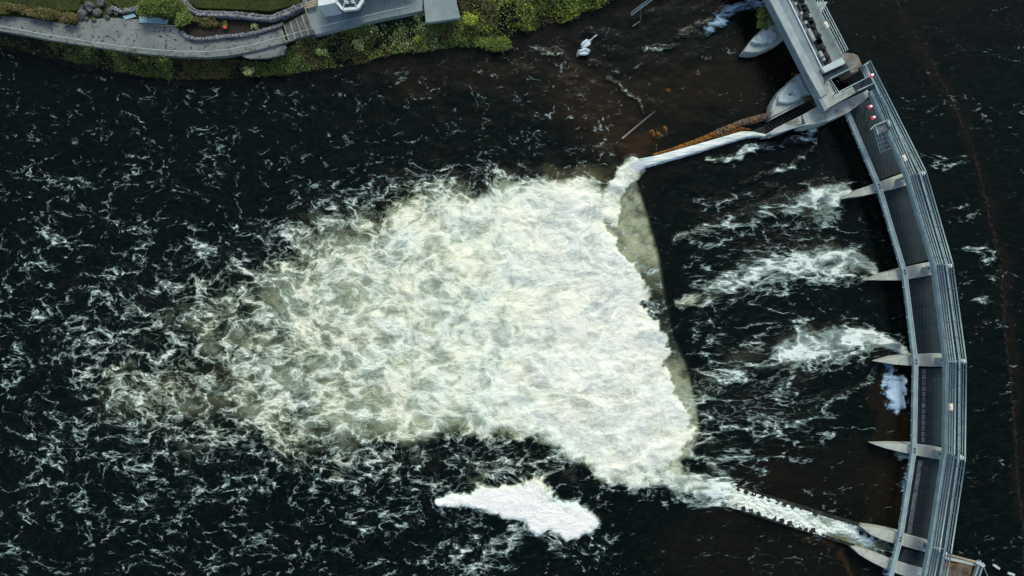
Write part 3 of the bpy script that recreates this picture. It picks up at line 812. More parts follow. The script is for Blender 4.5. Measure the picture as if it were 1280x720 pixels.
# path railing
def railing(parent, pts, hts, r, post_h, spacing, mat, post_mat=None, post_r=None, name='railing', post_up=None):
    """pts: base points (Vector) ; rails at heights hts ; returns rails object with post children"""
    mb = MB()
    for h in hts:
        mb.tube([p+Vector((0,0,h)) for p in pts], r, 6)
    rl = mb.build(name, mat, parent, smooth=True)
    for i in range(len(pts)-1):
        seg = pts[i+1]-pts[i]; n = max(1, round(seg.length/spacing))
        for k in range(n if i < len(pts)-2 else n+1):
            b = pts[i]+seg*(k/n)
            mb = MB(); mb.tube([b, b+Vector((0,0,post_h))], post_r or r*.9, 5)
            mb.build('post', post_mat or mat, rl)
    return rl
def thin_line(pts):      # subdivide
    return pts
rl_base = [P(x, y-.0, ZP+.0) for x, y in rail_line if x <= 392]
e = thing('path_railing', P(200,66,ZP), 'pale blue tubular railing along the river side of the footpath', 'railing')
railing(e, rl_base, [1.0], .045, 1.0, 2.2, M['steel_pale'])
mb = MB()
kb = [P(x, y+1.4, ZP+.1) for x, y in rail_line if x <= 392]
for i in range(len(kb)-1): mb.beam(kb[i], kb[i+1], .16, .2)
mb.build('kerb', M['path'], e)
rl_base = [P(x, y-1, ZT) for x, y in [(394,41),(430,32.5),(475,22),(500,16.5),(528,10.5)]]
e = thing('terrace_railing', P(460,25,ZT), 'pale blue railing along the edge of the terrace beside the white building', 'railing')
railing(e, rl_base, [.95], .035, .95, 2.0, M['steel_pale'])
# gate-like yellow handrail at top of the steps
c0, c1 = P(384,13,ZT), P(394,42,ZT)
e = thing('handrail', c0, 'cream handrail across the top of the steps', 'handrail')
mb = MB(); mb.tube([c0+Vector((0,0,.9)), c1+Vector((0,0,.9))], .05, 6); mb.build('rail', M['nosing'], e)
for c in (c0, c1):
    mb = MB(); mb.tube([c, c+Vector((0,0,.9))], .045, 6); mb.build('post', M['nosing'], e)
# timber cream planter/bench behind the steps
e = thing('bench', P(389,6,ZT), 'narrow slatted timber bench against the white building', 'bench')
for k in range(3):
    mb = MB(); mb.beam(P(382,4+k*3,ZT+.45), P(395,0+k*3,ZT+.45), .16, .05); mb.build('slat', M['timber'], e)
for x, y in ((384,7),(394,4)):
    mb = MB(); mb.tube([P(x,y,ZT), P(x,y,ZT)+Vector((0,0,.42))], .05, 6); mb.build('leg', M['timber'], e)

# white building with bay conservatory
e = thing('conservatory_house', P(425,-4,ZT), 'white building with octagonal glass roofed bay at the top edge', 'building')
mb = MB(); mb.ppx([(396.5,-110),(397.5,7.4),(408,6),(419,3.4),(421,-12),(455,-20),(520,-36),(520,-110)], ZT, ZT+2.6, .03); mb.build('wall', M['white_paint'], e)
bay = [(420,-14),(421,2),(429,11.5),(447,9.8),(453,0),(450,-14),(441,-24),(428,-22)]
mb = MB(); mb.ppx([(435+(x-435)*1.16, -5+(y+5)*1.13) for x, y in bay], ZT, ZT+.5, .04); mb.build('plinth', M['concrete'], e)
mb = MB(); mb.ppx([(435+(x-435)*.9, -5+(y+5)*.9) for x, y in bay], ZT+.5, ZT+2.0); mb.build('bay_wall', M['glass'], e)
zt = ZT+2.35
bt = [P(x, y, zt) for x, y in bay]; ctr = sum(bt, Vector())/len(bt)+Vector((0,0,.75))
mb = MB()
for i in range(8):
    mb.beam(bt[i]+Vector((0,0,.06)), bt[(i+1)%8]+Vector((0,0,.06)), .3, .4)
mb.build('eaves_frame', M['white_paint'], e)
mb = MB(); mb.add([*bt, ctr], [(i, (i+1)%8, 8) for i in range(8)]); mb.build('glass_roof', M['glass'], e)
for i in range(8):
    mb = MB(); mb.beam(bt[i]+Vector((0,0,.07)), ctr+Vector((0,0,.07)), .09, .06); mb.build('glazing_bar', M['white_paint'], e)
# pale slats just above the roof glass, in two panels
for a, b in (((429,-1),(434,7.5)),((436.5,-1),(441.5,7))):
    for k in range(5):
        f = k/5; x0 = a[0]+(b[0]-a[0])*f; y0 = a[1]+(b[1]-a[1])*f
        f2 = ((ctr-P(x0,y0,zt)).length)
        q0, q1 = P(x0, y0, zt), P(x0+4.4, y0-.6, zt)
        lift = Vector((0,0,.75*(1-min(1,(Vector((q0.x-ctr.x, q0.y-ctr.y)).length/1.45)))+.10))
        mb = MB(); mb.beam(q0+lift, q1+lift, .10, .02); mb.build('roof_slat', M['white_paint'], e)

# ================================================================== MAIN FOOTBRIDGE
ZD = 4.6
WB = [(1090,113),(1136,219),(1169.5,330),(1185.5,452),(1184,565),(1165.5,684),(1157,728)]
OB = [(x+14.5, y) for x, y in WB]; OB[0] = (1080.5+0,82)
OB = [(1080,80),(1149,217),(1182,331),(1198.5,451.5),(1197,573),(1180,686),(1172,728)]
inner = [P(x, y, ZD) for x, y in WB]; outer = [P(x, y, ZD) for x, y in OB]
fb = thing('footbridge', P(1190,400,ZD), 'long curved steel footbridge with pale blue railings over the gates', 'bridge')
for i in range(6):
    mb = MB(); mb.prism([Vector((q.x, q.y)) for q in (inner[i], inner[i+1], outer[i+1], outer[i])], ZD-.12, ZD)
    mb.build('deck', M['deck_dark'], fb)
    for ln, off_, w in ((inner, .12, .30), (outer, -.06, .16)):
        a, b = ln[i].copy(), ln[i+1].copy()
        d_ = (b-a).normalized(); n_ = Vector((-d_.y, d_.x, 0)) if ln is inner else Vector((d_.y, -d_.x, 0))
        n_ = Vector((d_.y, -d_.x, 0))       # points west side (left of travel south)
        mb = MB(); mb.beam(a+n_*off_+Vector((0,0,.03)), b+n_*off_+Vector((0,0,.03)), w, .5); mb.build('girder', M['steel'], fb)
    # thin joint plate at each pier
    mb = MB(); mb.beam(inner[i+1]+Vector((0,0,.012)), outer[i+1]+Vector((0,0,.012)), .1, .02); mb.build('joint_plate', M['steel'], fb)
    for ln in (inner, outer):
        a, b = ln[i], ln[i+1]
        mb = MB()
        for h, rr in ((.32,.055),(.68,.055),(1.08,.07)):
            mb.tube([a+Vector((0,0,h)), b+Vector((0,0,h))], rr, 6)
        for rr_ in [0]:
            pass
        rl = mb.build('railing', M['steel'], fb, smooth=True)
        n = max(2, round((b-a).length/1.5))
        for k in range(n):
            q = a+(b-a)*((k+.5)/n)
            mb = MB(); mb.tube([q, q+Vector((0,0,1.08))], .035, 5); mb.build('post', M['steel'], rl)
            # deck crossbar seen as pale ticks
# end closure of the bridge at the north landing
a, b = P(1079,86,ZD), P(1081,80,ZD)

# service beam on the downstream side, resting on the piers
ZB = 2.4; ZPR = 1.7
BL = [(1056,132),(1099,233),(1131,340),(1145,452),(1143,563),(1125.5,674),(1112,728)]
sb = thing('service_beam', P(1130,400,ZB), 'narrow pale blue steel beam running across the pier tops', 'beam')
bp = [P(x, y, ZB) for x, y in BL]
for i in range(6):
    mb = MB(); mb.beam(bp[i], bp[i+1], .43, .34); mb.build('beam_span', M['steel'], sb)
    d_ = (bp[i+1]-bp[i]).normalized(); n_ = Vector((d_.y, -d_.x, 0))
    mb = MB()
    for o_ in (-.17, ):
        mb.beam(bp[i]+n_*o_+Vector((0,0,.06)), bp[i+1]+n_*o_+Vector((0,0,.06)), .08, .06)
    mb.build('flange', M['steel_pale'], sb)
    nb_ = 6
    for k in range(1, nb_):
        q = bp[i]+(bp[i+1]-bp[i])*(k/nb_)+n_*.29
        mb = MB(); mb.box((q.x, q.y, ZB-.2), .12, .12, .14, math.atan2(d_.y, d_.x)); mb.build('bracket', M['steel'], sb)
for i in (1,2,3,4,5):
    q = bp[i]; mb = MB(); mb.box((q.x, q.y, ZPR-.02), .38, .6, ZB-.34-ZPR+.01); mb.build('bearing_block', M['pale_concrete'], sb)
    for s_ in (-.16, .16):
        d_ = (bp[i+1]-bp[i-1]).normalized(); q = bp[i]+d_*s_
        mb = MB(); mb.box((q.x, q.y, ZB+.004), .14, .16, .05, math.atan2(d_.y, d_.x)); mb.build('bearing_slot', M['dark_iron'], sb)

# piers

piers = [
 ([(1058.5,247),(1072,237),(1094,229.5),(1114,222),(1134,214.5),(1139,214),(1143,229),(1119,236),(1101,240),(1078,245)], 'slender concrete pier with pointed tip, first below the lamp pair'),
 ([(1086.5,350),(1105,341.5),(1128,335.5),(1148,330.5),(1170,326),(1174,342),(1148,347),(1128,350.5),(1105,350.5)], 'slender concrete pier beside the middle foam plume'),
 ([(1098,452.5),(1118,446.5),(1141,443.5),(1165,442),(1187,441.5),(1187.5,458),(1165,458.5),(1141,457.5),(1115,455.5)], 'slender concrete pier with a blue spill of water below its tip'),
 ([(1093.5,556),(1115,555.3),(1141,555.8),(1160,557),(1173,558.8),(1184,562),(1183,576),(1165,573),(1141,569),(1119,563.5),(1105,560)], 'slender concrete pier standing over dark calm brown water'),
 ([(1077,659),(1086,659.4),(1102,661.5),(1119,665),(1140,670),(1156,674),(1166,678),(1164,692),(1144,687),(1128,682.5),(1105,676),(1088,668.5)], 'blunt ended concrete pier on the upper side of the fish pass'),
 ([(1067,686),(1076,686),(1095,692),(1117,700.5),(1140,707.5),(1160,713),(1156,727),(1130,720),(1112,714),(1090,703),(1074,693.5)], 'blunt ended concrete pier on the lower side of the fish pass')]
for pl_, lab in piers:
    mb = MB(); mb.ppx([(x, y) for x, y in pl_], -1.5, ZPR, .05)
    cxp = [q for q in pl_ if 1105 < q[0] < 1150]
    tag(mb.build('bridge_pier', M['pale_concrete'], bevel=.03), lab, 'pier', 'pointed piers under the footbridge')

# hoists on the piers: bracket arms + drive shaft + pale motor cap
hoist_proto = None
def make_hoist():
    e = thing('gate_hoist', (0,0,0), '', 'hoist', 'gate hoists on the pier heads')
    mb = MB(); mb.box((-.5,0,-.9), .8,.5,.9); mb.build('pedestal', M['pale_concrete'], e)
    mb = MB(); mb.box((-.75,0,0), .5,.7,.12); mb.build('base_plate', M['steel_pale'], e)
    for s_ in (-1,1):
        mb = MB(); mb.beam((-1.25,0,.32),(-.72,s_*.3,.32),.07,.08); mb.beam((-.72,s_*.3,.32),(-.35,0,.32),.07,.08); mb.build('bracket_arm', M['steel_pale'], e)
    mb = MB(); mb.beam((-.5,0,.42),(1.0,0,.42),.22,.2); mb.build('drive_shaft', M['steel'], e)
    mb = MB(); mb.ellipsoid((1.0,0,.62),.24,.24,.2,12,7); mb.box((1.0,0,.3),.42,.4,.25); mb.build('motor_cap', M['white_paint'], e, smooth=False)
    mb = MB(); mb.box((-.95,.12,.3),.16,.16,.14); mb.build('gear_case', M['dark_iron'], e)
    return e
hspots = [(1137,222,1,'gate hoist with pale motor cap on the uppermost slender pier'),
          (1170,335,.1,'gate hoist with pale motor cap on the pier beside the middle plume'),
          (1187,451,0,'gate hoist with pale motor cap on the pier above the blue spill'),
          (1184,569,-.12,'gate hoist with pale motor cap on the pier over dark brown water'),
          (1164,685,-.25,'gate hoist with pale motor cap beside the fish pass')]
hp = make_hoist()
def copy_tree(o, parent=None):
    c = o.copy(); col.objects.link(c); c.parent = parent
    for ch in o.children: copy_tree(ch, c)
    return c
for i, (x, y, a, lab) in enumerate(hspots):
    o = hp if i == 0 else copy_tree(hp)
    q = P(x, y, ZPR+.9); o.location = q
    o.rotation_euler.z = [.3,.17,0,-.1,-.28][i]; o['label'] = lab

# sluice gates: plate sloping down to the downstream lip, ribs across
def lerp(a, b, f): return a+(b-a)*f
gates = []
gl = ['plain dark sluice gate below the metal stair, under the red lamps','dark sluice gate between the uppermost two slender piers','dark ribbed sluice gate between the foam plumes of the two middle piers','dark sluice gate with a broken pale strip along its lower lip','dark sluice gate with a smooth grey strip along its lower lip']
for i in range(5):
    z0, z1 = .95, 1.45
    fa, fb_ = (.07, .93) if i else (.02, .93)
    A, B = BL[i], BL[i+1]; C_, D_ = WB[i], WB[i+1]
    if i == 0: C_ = (1098,118)
    a, b = P(lerp(A[0],B[0],fa), lerp(A[1],B[1],fa), z0), P(lerp(A[0],B[0],fb_), lerp(A[1],B[1],fb_), z0)
    c_, d_ = P(lerp(C_[0],D_[0],fa)+2, lerp(C_[1],D_[1],fa), z1), P(lerp(C_[0],D_[0],fb_)+2, lerp(C_[1],D_[1],fb_), z1)
    ctr = (a+b+c_+d_)/4
    g = thing('sluice_gate', Vector((ctr.x, ctr.y, 0)), gl[i], 'gate', 'sluice gates between the piers')
    mb = MB(); th = Vector((0,0,.25)); base = Vector((0,0,-2.4))
    n = 6; vs = []
    for k in range(n+1):
        f = k/n; u = lerp(a, c_, f); v = lerp(b, d_, f); zz_ = Vector((0,0,.25*math.sin(f*math.pi)))
        vs += [u+zz_, v+zz_]
    m0 = len(vs)
    bb = base+Vector((2.0,0,0)); vs += [a+bb, b+bb, c_+base, d_+base]
    fs = [(2*k, 2*k+1, 2*k+3, 2*k+2) for k in range(n)]
    fs += [(0, m0, m0+1, 1), (2*n, 2*n+1, m0+3, m0+2)]
    fs += [tuple([2*k for k in range(n+1)]+[m0+2, m0]), tuple([2*k+1 for k in range(n, -1, -1)]+[m0+1, m0+3])]
    mb.add(vs, fs); mb.build('skin_plate', M['gate'], g)
    nr = 6
    for r_ in range(1, nr+1):
        f = r_/(nr+1); mb = MB(); pr = None
        for k in range(n+1):
            f2 = k/n; u = lerp(lerp(a,b,f), lerp(c_,d_,f), f2)+Vector((0,0,.25*math.sin(f2*math.pi)+.035))
            if pr is not None: mb.beam(pr, u, .05, .05)
            pr = u
        mb.build('rib', M['gate_rib'], g)
    if i == 3:
        mb = MB()
        for k in range(13):
            f = (k+.12)/13; f3 = (k+.9)/13; ww = random.uniform(.28,.36)
            mb.beam(lerp(a,b,f*.97)+Vector((.62,0,.40)), lerp(a,b,f3*.97)+Vector((.62,0,.40)), ww, .1)
        mb.build('lip_strip', M['gate_lip'], g)
    if i == 4:
        mb = MB(); mb.beam(lerp(a,b,.04)+Vector((.55,0,.40)), lerp(a,b,.99)+Vector((.55,0,.40)), .42, .1); mb.build('lip_strip', M['gate_lip'], g)
# fish pass head: dark stop gate between last two piers
mb = MB(); mb.ppx([(1131,686),(1163,694),(1158,711),(1124,700)], -1, 1.3); mb.ppx([(1150,690),(1156,692),(1153,700),(1147,698)], 1.3, 1.7)
tag(mb.build('stop_gate', M['gate']), 'small dark gate closing the head of the fish pass', 'gate')

# lamps
def boxlamp(px, py, z, ang, lab):
    c = P(px, py, z); e = thing('floodlight', c, lab, 'floodlight', 'cream floodlights on the railings')
    mb = MB(); mb.box((c.x, c.y, c.z-.02), .32, .62, .26, ang); mb.build('housing', M['cream'], e)
    mb = MB(); mb.tube([c+Vector((0,0,-1.15)), c+Vector((0,0,0))], .04, 6); mb.build('post', M['steel'], e)
    mb = MB(); mb.box((c.x, c.y, c.z+.24), .22, .3, .05, ang); mb.build('lens', M['white_paint'], e)
boxlamp(1129.5,198,ZD+1.2,.43,'cream floodlight on the railing near the metal stair')
boxlamp(1187.5,508.5,ZD+1.2,0,'cream floodlight on the railing above the gate with the broken strip')
boxlamp(1032,32,ZD+1.2,.5,'cream floodlight on the outer rail of the concrete bridge')
def redlamp(px, py, z, lab):
    c = P(px, py, z); e = thing('warning_lamp', c, lab, 'lamp', 'red warning lamps')
    mb = MB(); mb.tube([c+Vector((0,0,-.6)), c], .05, 6); mb.build('stalk', M['dark_iron'], e)
    mb = MB(); mb.ellipsoid((c.x,c.y,c.z+.05), .2, .2, .16, 12, 7); mb.build('lens', M['red'], e, smooth=True)
    mb = MB(); mb.ellipsoid((c.x+.1,c.y+.05,c.z+.2), .13, .12, .1, 9, 6); mb.build('bulb', M['core'], e, smooth=True)
redlamp(1086.5,134,2.2,'upper lit red lamp of the pair over the first gate')
redlamp(1090.5,147.5,2.2,'lower lit red lamp of the pair over the first gate')
redlamp(1088,95,ZD+.9,'lit pinkish red lamp on the landing railing corner')

# ladder / cage stair
sc_ = thing('metal_stair', P(1100,170,3), 'pale blue metal stair with rungs hanging off the footbridge railing', 'stair')
zz0, zz1 = 3.0, ZD+.3
tl, tr, br, bl_ = (1092,158),(1110,149.5),(1114,184),(1100,190.5)
mb = MB()
for a, b in ((( 1091.5,159),(1100.5,190.5)),((1095,158),(1103.5,189)),((1099.5,160),(1106,188)),((1107,157),(1114,184.5))):
    mb.tube([P(a[0],a[1],zz1), P(b[0],b[1],zz0)], .045, 6)
mb.build('stringer', M['steel_pale'], sc_)
for k in range(5):
    f = .28+.72*k/4; a = (lerp(1091.5,1100.5,f), lerp(159,190.5,f)); b = (lerp(1107,1114.5,f), lerp(155,185,f)); z = lerp(zz1, zz0, f)
    mb = MB(); mb.tube([P(a[0],a[1],z), P(b[0],b[1],z)], .04, 6); mb.build('rung', M['steel_pale'], sc_)
mb = MB(); mb.ppx([(1094,158),(1109,152),(1112,162),(1097,167.5)], zz1-.12, zz1-.04); mb.build('platform', M['gate_lip'], sc_)
mb = MB(); mb.tube([P(1088,162,zz1+.2), P(1093,157,zz1+.3), P(1110.5,149.5,zz1+.3)], .055, 6); mb.tube([P(1094.5,158,zz1), P(1097.5,168,zz1)], .09, 6); mb.build('handrail', M['steel_pale'], sc_)
mb = MB(); p_ = P(1111,154,zz1); mb.box((p_.x,p_.y,p_.z-.2), .3, .62, .4, .42); mb.build('control_box', M['white_paint'], sc_)

# ================================================================== CONCRETE BRIDGE (top) and landing
ZC = 4.6
def strip(l, offa, offb, z0, z1, name, mat, parent, seg=None):
    a, b = P(*l[0], z1), P(*l[1], z1); d_ = (b-a).normalized(); n_ = Vector((d_.y, -d_.x, 0))*-1
    mb = MB(); q = [a+n_*offa, b+n_*offa, b+n_*offb, a+n_*offb]
    mb.prism([Vector((v.x, v.y)) for v in q], z0, z1); return mb.build(name, mat, parent, bevel=.015)
cb = thing('concrete_bridge', P(1000,50,ZC), 'pale concrete gate bridge running off the top edge', 'bridge')
mb = MB(); mb.ppx([(872,-160),(960,0),(1007,91),(1031,139),(1036,135.5),(1030,110),(1030,100),(1024,84),(986,0),(910,-160)], ZC-.9, ZC, .03); mb.build('deck', M['bridge_deck'], cb, bevel=.02)
mb = MB(); mb.ppx([(874,-160),(961,-2),(1008,89),(1026,122),(1034,117.5),(1017,86),(971,-4),(886,-160)], ZC-.3, ZC+.2, .04); mb.build('parapet', M['parapet'], cb, bevel=.02)
mb = MB(); mb.ppx([(909,-160),(986,0),(1026,85),(1056,71),(1019,0),(943,-160)], ZC-1.1, ZC-.35); mb.build('gear_trough', M['slab'], cb)
a0, a1 = P(968,-40,ZC+.15), P(1028,84,ZC+.15)
mb = MB(); mb.beam(P(910,-160,ZC+.16), P(1027,84,ZC+.16), .09, .5); mb.build('trough_kerb', M['white_paint'], cb)
g0, g1 = P(973,-40,ZC), P(1031,84,ZC)
dv = (P(1031,84,ZC)-P(988,0,ZC)).normalized(); nv = Vector((-dv.y, dv.x, 0))
def along(f, off_, z=ZC): 
    a, b = P(984,-10,z), P(1030,86,z); return a+(b-a)*f+nv*off_
mb = MB(); 
for f0, f1, off_, w in ((0,.3,.85,.75),(.22,.5,.95,.55),(.42,.72,.8,.6),(.66,.97,.75,.62)):
    mb.beam(along(f0,off_)-Vector((0,0,.1)), along(f1,off_)-Vector((0,0,.1)), w, .35)
mb.build('drive_trunking', M['dark_iron'], cb)
for f, off_, r_ in ((.05,.9,.3),(.15,1.0,.33),(.27,.9,.28),(.36,.7,.34),(.5,.85,.3),(.63,.95,.28),(.78,.8,.33),(.9,.8,.28),(.97,.6,.25)):
    q = along(f, off_, ZC); mb = MB(); mb.ellipsoid((q.x,q.y,q.z-.05), r_, r_*.8, .28, 9, 6, random.random()*3, .12); mb.build('gear_housing', M['dark_iron'], cb)
for f, off_, w, l in ((.07,.3,.3,.3),(.13,1.05,.22,.22),(.17,.2,.25,.3),(.22,1.1,.22,.22),(.3,.3,.26,.3),(.37,.95,.25,.35),(.42,.3,.28,.3),(.58,.28,.3,1.3),(.83,.3,.3,.6),(.9,.35,.25,.3)):
    q = along(f, off_, ZC); mb = MB(); mb.box((q.x,q.y,q.z-.15), w, l, .32, math.atan2(dv.y,dv.x)+math.pi/2); mb.build('bearing_cap', M['parapet'], cb)
ra, rb = P(936,-160,ZC-.3), P(1053,67,ZC-.3)
e = railing(cb, [ra, rb], [.35,.75,1.1], .045, 1.1, 1.6, M['steel_pale'])
mb = MB(); mb.ppx([(1026,85),(1053,71.5),(1057.5,79),(1031,91)], ZC-1.0, ZC+.35, .05); mb.build('end_beam', M['end_pale'], cb, bevel=.03)
# landing: cream concrete walk turning east
ld = thing('landing', P(1060,108,ZC), 'concrete and steel landing around a dark square opening', 'landing')
mb = MB(); mb.ppx([(1030,104),(1036,101),(1044,118.5),(1066,108),(1070,116),(1050,127),(1034,136),(1026,120)], ZC-1, ZC+.02, .03); mb.build('walk', M['pale_concrete'], ld, bevel=.02)
mb = MB(); mb.ppx([(1029,93),(1057,80),(1062,88),(1036,101),(1030,103)], ZC-.6, ZC-.1); mb.build('dark_deck', M['deck_dark'], ld)
mb = MB(); mb.ppx([(1066,108.5),(1081,98.5),(1074,84),(1080,80),(1096,112),(1090,115),(1086,110),(1070,116.5)], ZC-.3, ZC-.04); mb.build('steel_deck', M['deck_dark'], ld)
def rl_px(pxs, parent, hts=(.35,.72,1.05), mat='steel_pale', z=ZC):
    return railing(parent, [P(x, y, z) for x, y in pxs], list(hts), .045, max(hts), 1.3, M[mat])
rl_px([(1055,79),(1062,87),(1031,102),(1042,119)], ld)
rl_px([(1042,119),(1080,99.5)], ld, hts=(.5,1.05))
rl_px([(1076,88),(1080,99.5)], ld, hts=(.3,.6,.85,1.05))
rl_px([(1066,117),(1087,107)], ld, hts=(1.0,))
rl_px([(1076,85),(1081,80)], ld, hts=(.5,1.05))
# weathered pier under the landing, upstream side
mb = MB(); mb.ppx([(1050,68),(1058,65.5),(1068,66.5),(1073,69),(1077,78),(1080,84),(1072,90),(1064,93),(1058,82)], -1.5, 3.3, .12)
tag(mb.build('bridge_pier', M['rust'], bevel=.05), 'weathered brown stained pier between the two bridges', 'pier')
mb = MB(); mb.ppx([(1015,-4),(1020,2),(1035,2),(1027,16),(1022,13)], -1.5, 3.0, .06)
tag(mb.build('bridge_pier', M['pale_concrete'], bevel=.03), 'pointed upstream nose of a pier at the top edge', 'pier')

# rounded north piers
def boat_pier(out, plat, lab, z=1.8):
    e = thing('bridge_pier', P(*out[0], 0), lab, 'pier')
    mb = MB(); mb.ppx(out, -1.5, z, .08); mb.build('pier_body', M['concrete'], e, bevel=.04)
    mb = MB(); mb.ppx(plat, z-.1, z+.4, .12); mb.build('pier_cap', M['white_paint_old'], e, bevel=.03)
    return e
M['white_paint_old'] = mat_rough('lichen_concrete', (.46,.56,.54), (.32,.42,.42), 1.0, (.13,.16,.15), 1.4, .56, bump=.04, speck=((.06,.07,.05), 2.5, .66))
boat_pier([(929.5,64.5),(936,55),(944,44),(953,36),(962,26),(968,14),(978,10),(990,34),(984,46),(974,54),(962,60),(950,65),(940,66)],
          [(939,52),(948,43),(956,36),(964,32),(972,40),(970,52),(958,55),(945,55)], 'boat shaped concrete pier with a bush growing on it')
shrub(958,27,2.1,1.25,1.3,.9,1300,M['leaf'],'bushy green plant growing on top of the boat shaped pier','plant','pier_plant',leaf=.09)
boat_pier([(964,146.5),(963.8,139),(966,130),(970,121),(977,111),(985,104),(994,98.5),(1004,97),(1010,108),(1012,118),(1006,126),(996,131),(982,138)],
          [(972,128),(974,119),(982,109),(990,103),(997,101),(1004,110),(1005,121),(998,126),(985,129.5)], 'rounded concrete pier with a pale lichen covered top')
mb = MB(); mb.ppx([(996,94),(1003,89.5),(1019,112),(1014,118),(1010,118)], 0, 3.2, .04)
tag(mb.build('abutment_block', M['bridge_deck'], bevel=.03), 'pale blue grey concrete block joining rounded pier and bridge', 'block')
shrub(1007,124,2.4,.5,.35,.5,260,M['leaf_brown'],'brown green tuft on the corner of the rounded pier','plant','pier_plant',leaf=.09)
# wedge pier next to the old fish channel
e = thing('wedge_pier', P(1000,150,0), 'long grey wedge shaped pier beside the narrow channel', 'pier')
mb = MB(); mb.ppx([(961,167.5),(968,161),(985,152.5),(1002,144),(1003,154),(990,160),(975,165)], -1.5, 2.9, .05); mb.build('wedge_nose', M['concrete'], e, bevel=.03)
mb = MB(); mb.ppx([(1003,143.5),(1027,130),(1036,137),(1036,145),(1033,152),(1018,156),(1008,156),(1005,150)], -1.5, 3.1, .04); mb.build('wedge_body', M['pale_concrete'], e, bevel=.03)
mb = MB(); mb.ppx([(1033,138),(1050,128),(1060,124),(1085,112),(1088,118),(1083,124),(1070,134),(1060,141),(1034,152)], -1.5, 3.2, .05); mb.build('wedge_shelf', M['concrete'], e, bevel=.03)
wl = [P(x,y,3.25) for x,y in [(964,168.5),(985,162),(1003,156.5),(1020,154),(1033,150),(1032.5,138)]]
mb = MB(); mb.tube(wl, .05, 6); mb.build('edge_rail', M['steel_pale'], e)
# old channel: wet baffles
e = thing('fish_channel', P(990,145,0), 'narrow dark baffled channel between rounded pier and wedge pier', 'channel')
mb = MB(); mb.ppx([(935,166),(958,156),(985,143),(1024,122),(1030,130),(1003,143),(968,160),(950,168)], -1.2, .75); mb.build('channel_bed', M['dark_wet'], e)
mb = MB(); mb.beam(P(964,148.5,1.9), P(1008,126,1.9), .12, 2.6); mb.build('channel_wall', M['concrete'], e)
mb = MB()
for k in range(16):
    f = k/15; a = (lerp(958,1014,f), lerp(157,130,f)); b = (a[0]+4.5, a[1]+6)
    mb.beam(P(a[0]-1,a[1]-2,.95), P(b[0],b[1]-2,.95), .07, .2)
mb.build('baffle', M['gate_rib'], e)

# algae toe wall + training wall with the white chute
e = thing('training_wall', P(880,170,0), 'low stone training wall with orange algae leading away from the pier', 'wall')
def rough_strip(top, bot, z0, z1, mat, name, parent, n=60, amp=.15):
    mb = MB(); vs = []; m_ = 6
    tp = np.array(top, float); bt_ = np.array(bot, float)
    def samp(a, f):
        s_ = np.linspace(0, 1, len(a)); return np.interp(f, s_, a[:,0]), np.interp(f, s_, a[:,1])
    for i in range(n+1):
        f = i/n
        tx_, ty_ = samp(tp, f); bx_, by_ = samp(bt_, f)
        for j in range(m_+1):
            g_ = j/m_; z = lerp(z0, z1, f)+amp*random.uniform(-1,1)+.25*math.sin(g_*math.pi)
            q = P(lerp(tx_,bx_,g_), lerp(ty_,by_,g_)+random.uniform(-1,1)*.9*(j in (0,m_)), z)
            if j in (0, m_): q.z = -.6
            vs.append(q)
    fs = [(i*(m_+1)+j, (i+1)*(m_+1)+j, (i+1)*(m_+1)+j+1, i*(m_+1)+j+1) for i in range(n) for j in range(m_)]
    mb.add(vs, fs); return mb.build(name, mat, parent, smooth=False)
rough_strip([(966,137),(945,142),(928,147),(908,155),(895,160)], [(966,149),(945,155),(930,158),(912,166),(897,171)], .9, .7, M['weir_stone'], 'stone_core', e, 60, .12)
rough_strip([(912,155),(896,160),(880,168),(860,176),(836,185),(815,192)], [(945,163),(915,169),(893,173),(868,182),(842,189),(818,195)], .6, .4, M['algae'], 'algae_face', e, 80, .08)
# chute water
mch, t = newmat('chute_water')
p = t.n('ShaderNodeTexCoord').outputs['Object']
mp = t.n('ShaderNodeMapping'); mp.inputs['Rotation'].default_value = (0,0,R(-14)); mp.inputs['Scale'].default_value = (.25,2.2,1); t.put(mp.inputs[0], p)
nn = t.noise(mp.outputs[0], 1.6, 5, .6)
cc = t.mix(t.ss(nn, .34, .6), (.40,.53,.49), (.82,.87,.79))
t.finish(cc, .8, .2, 0, t.bump(nn, .1))
def sheet(top, bot, ztop, zbot, name, mat, n=50, m_=8, curve=.06):
    vs = []; tp = np.array(top, float); bt_ = np.array(bot, float)
    for i in range(n+1):
        f = i/n; s1_ = np.linspace(0,1,len(tp)); s2_ = np.linspace(0,1,len(bt_))
        tx_, ty_ = np.interp(f, s1_, tp[:,0]), np.interp(f, s1_, tp[:,1]); bx_, by_ = np.interp(f, s2_, bt_[:,0]), np.interp(f, s2_, bt_[:,1])
        for j in range(m_+1):
            g_ = j/m_; z = lerp(ztop, zbot, f)+curve*math.sin(g_*math.pi)+random.uniform(-.02,.02)
            q = P(lerp(tx_,bx_,g_), lerp(ty_,by_,g_)+(random.uniform(-.5,.5) if j in (0,m_) else 0), z)
            if j in (0,m_) or i == n: q.z = -.3
            elif i > n-8: q.z *= (n-i)/8
            vs.append(q)
    fs = [(i*(m_+1)+j, (i+1)*(m_+1)+j, (i+1)*(m_+1)+j+1, i*(m_+1)+j+1) for i in range(n) for j in range(m_)]
    mb = MB(); mb.add(vs, fs); o = mb.build(name, mat, None, smooth=True); o['kind'] = 'structure'; return o
sheet([(964,169),(940,163.5),(925,163.5),(905,169),(860,182),(820,193),(797,197),(778,204)],
      [(964,171.5),(950,170.5),(935,172),(912,179),(866,193),(826,204),(810,209),(797,220)], .95, .8, 'chute_water', mch)
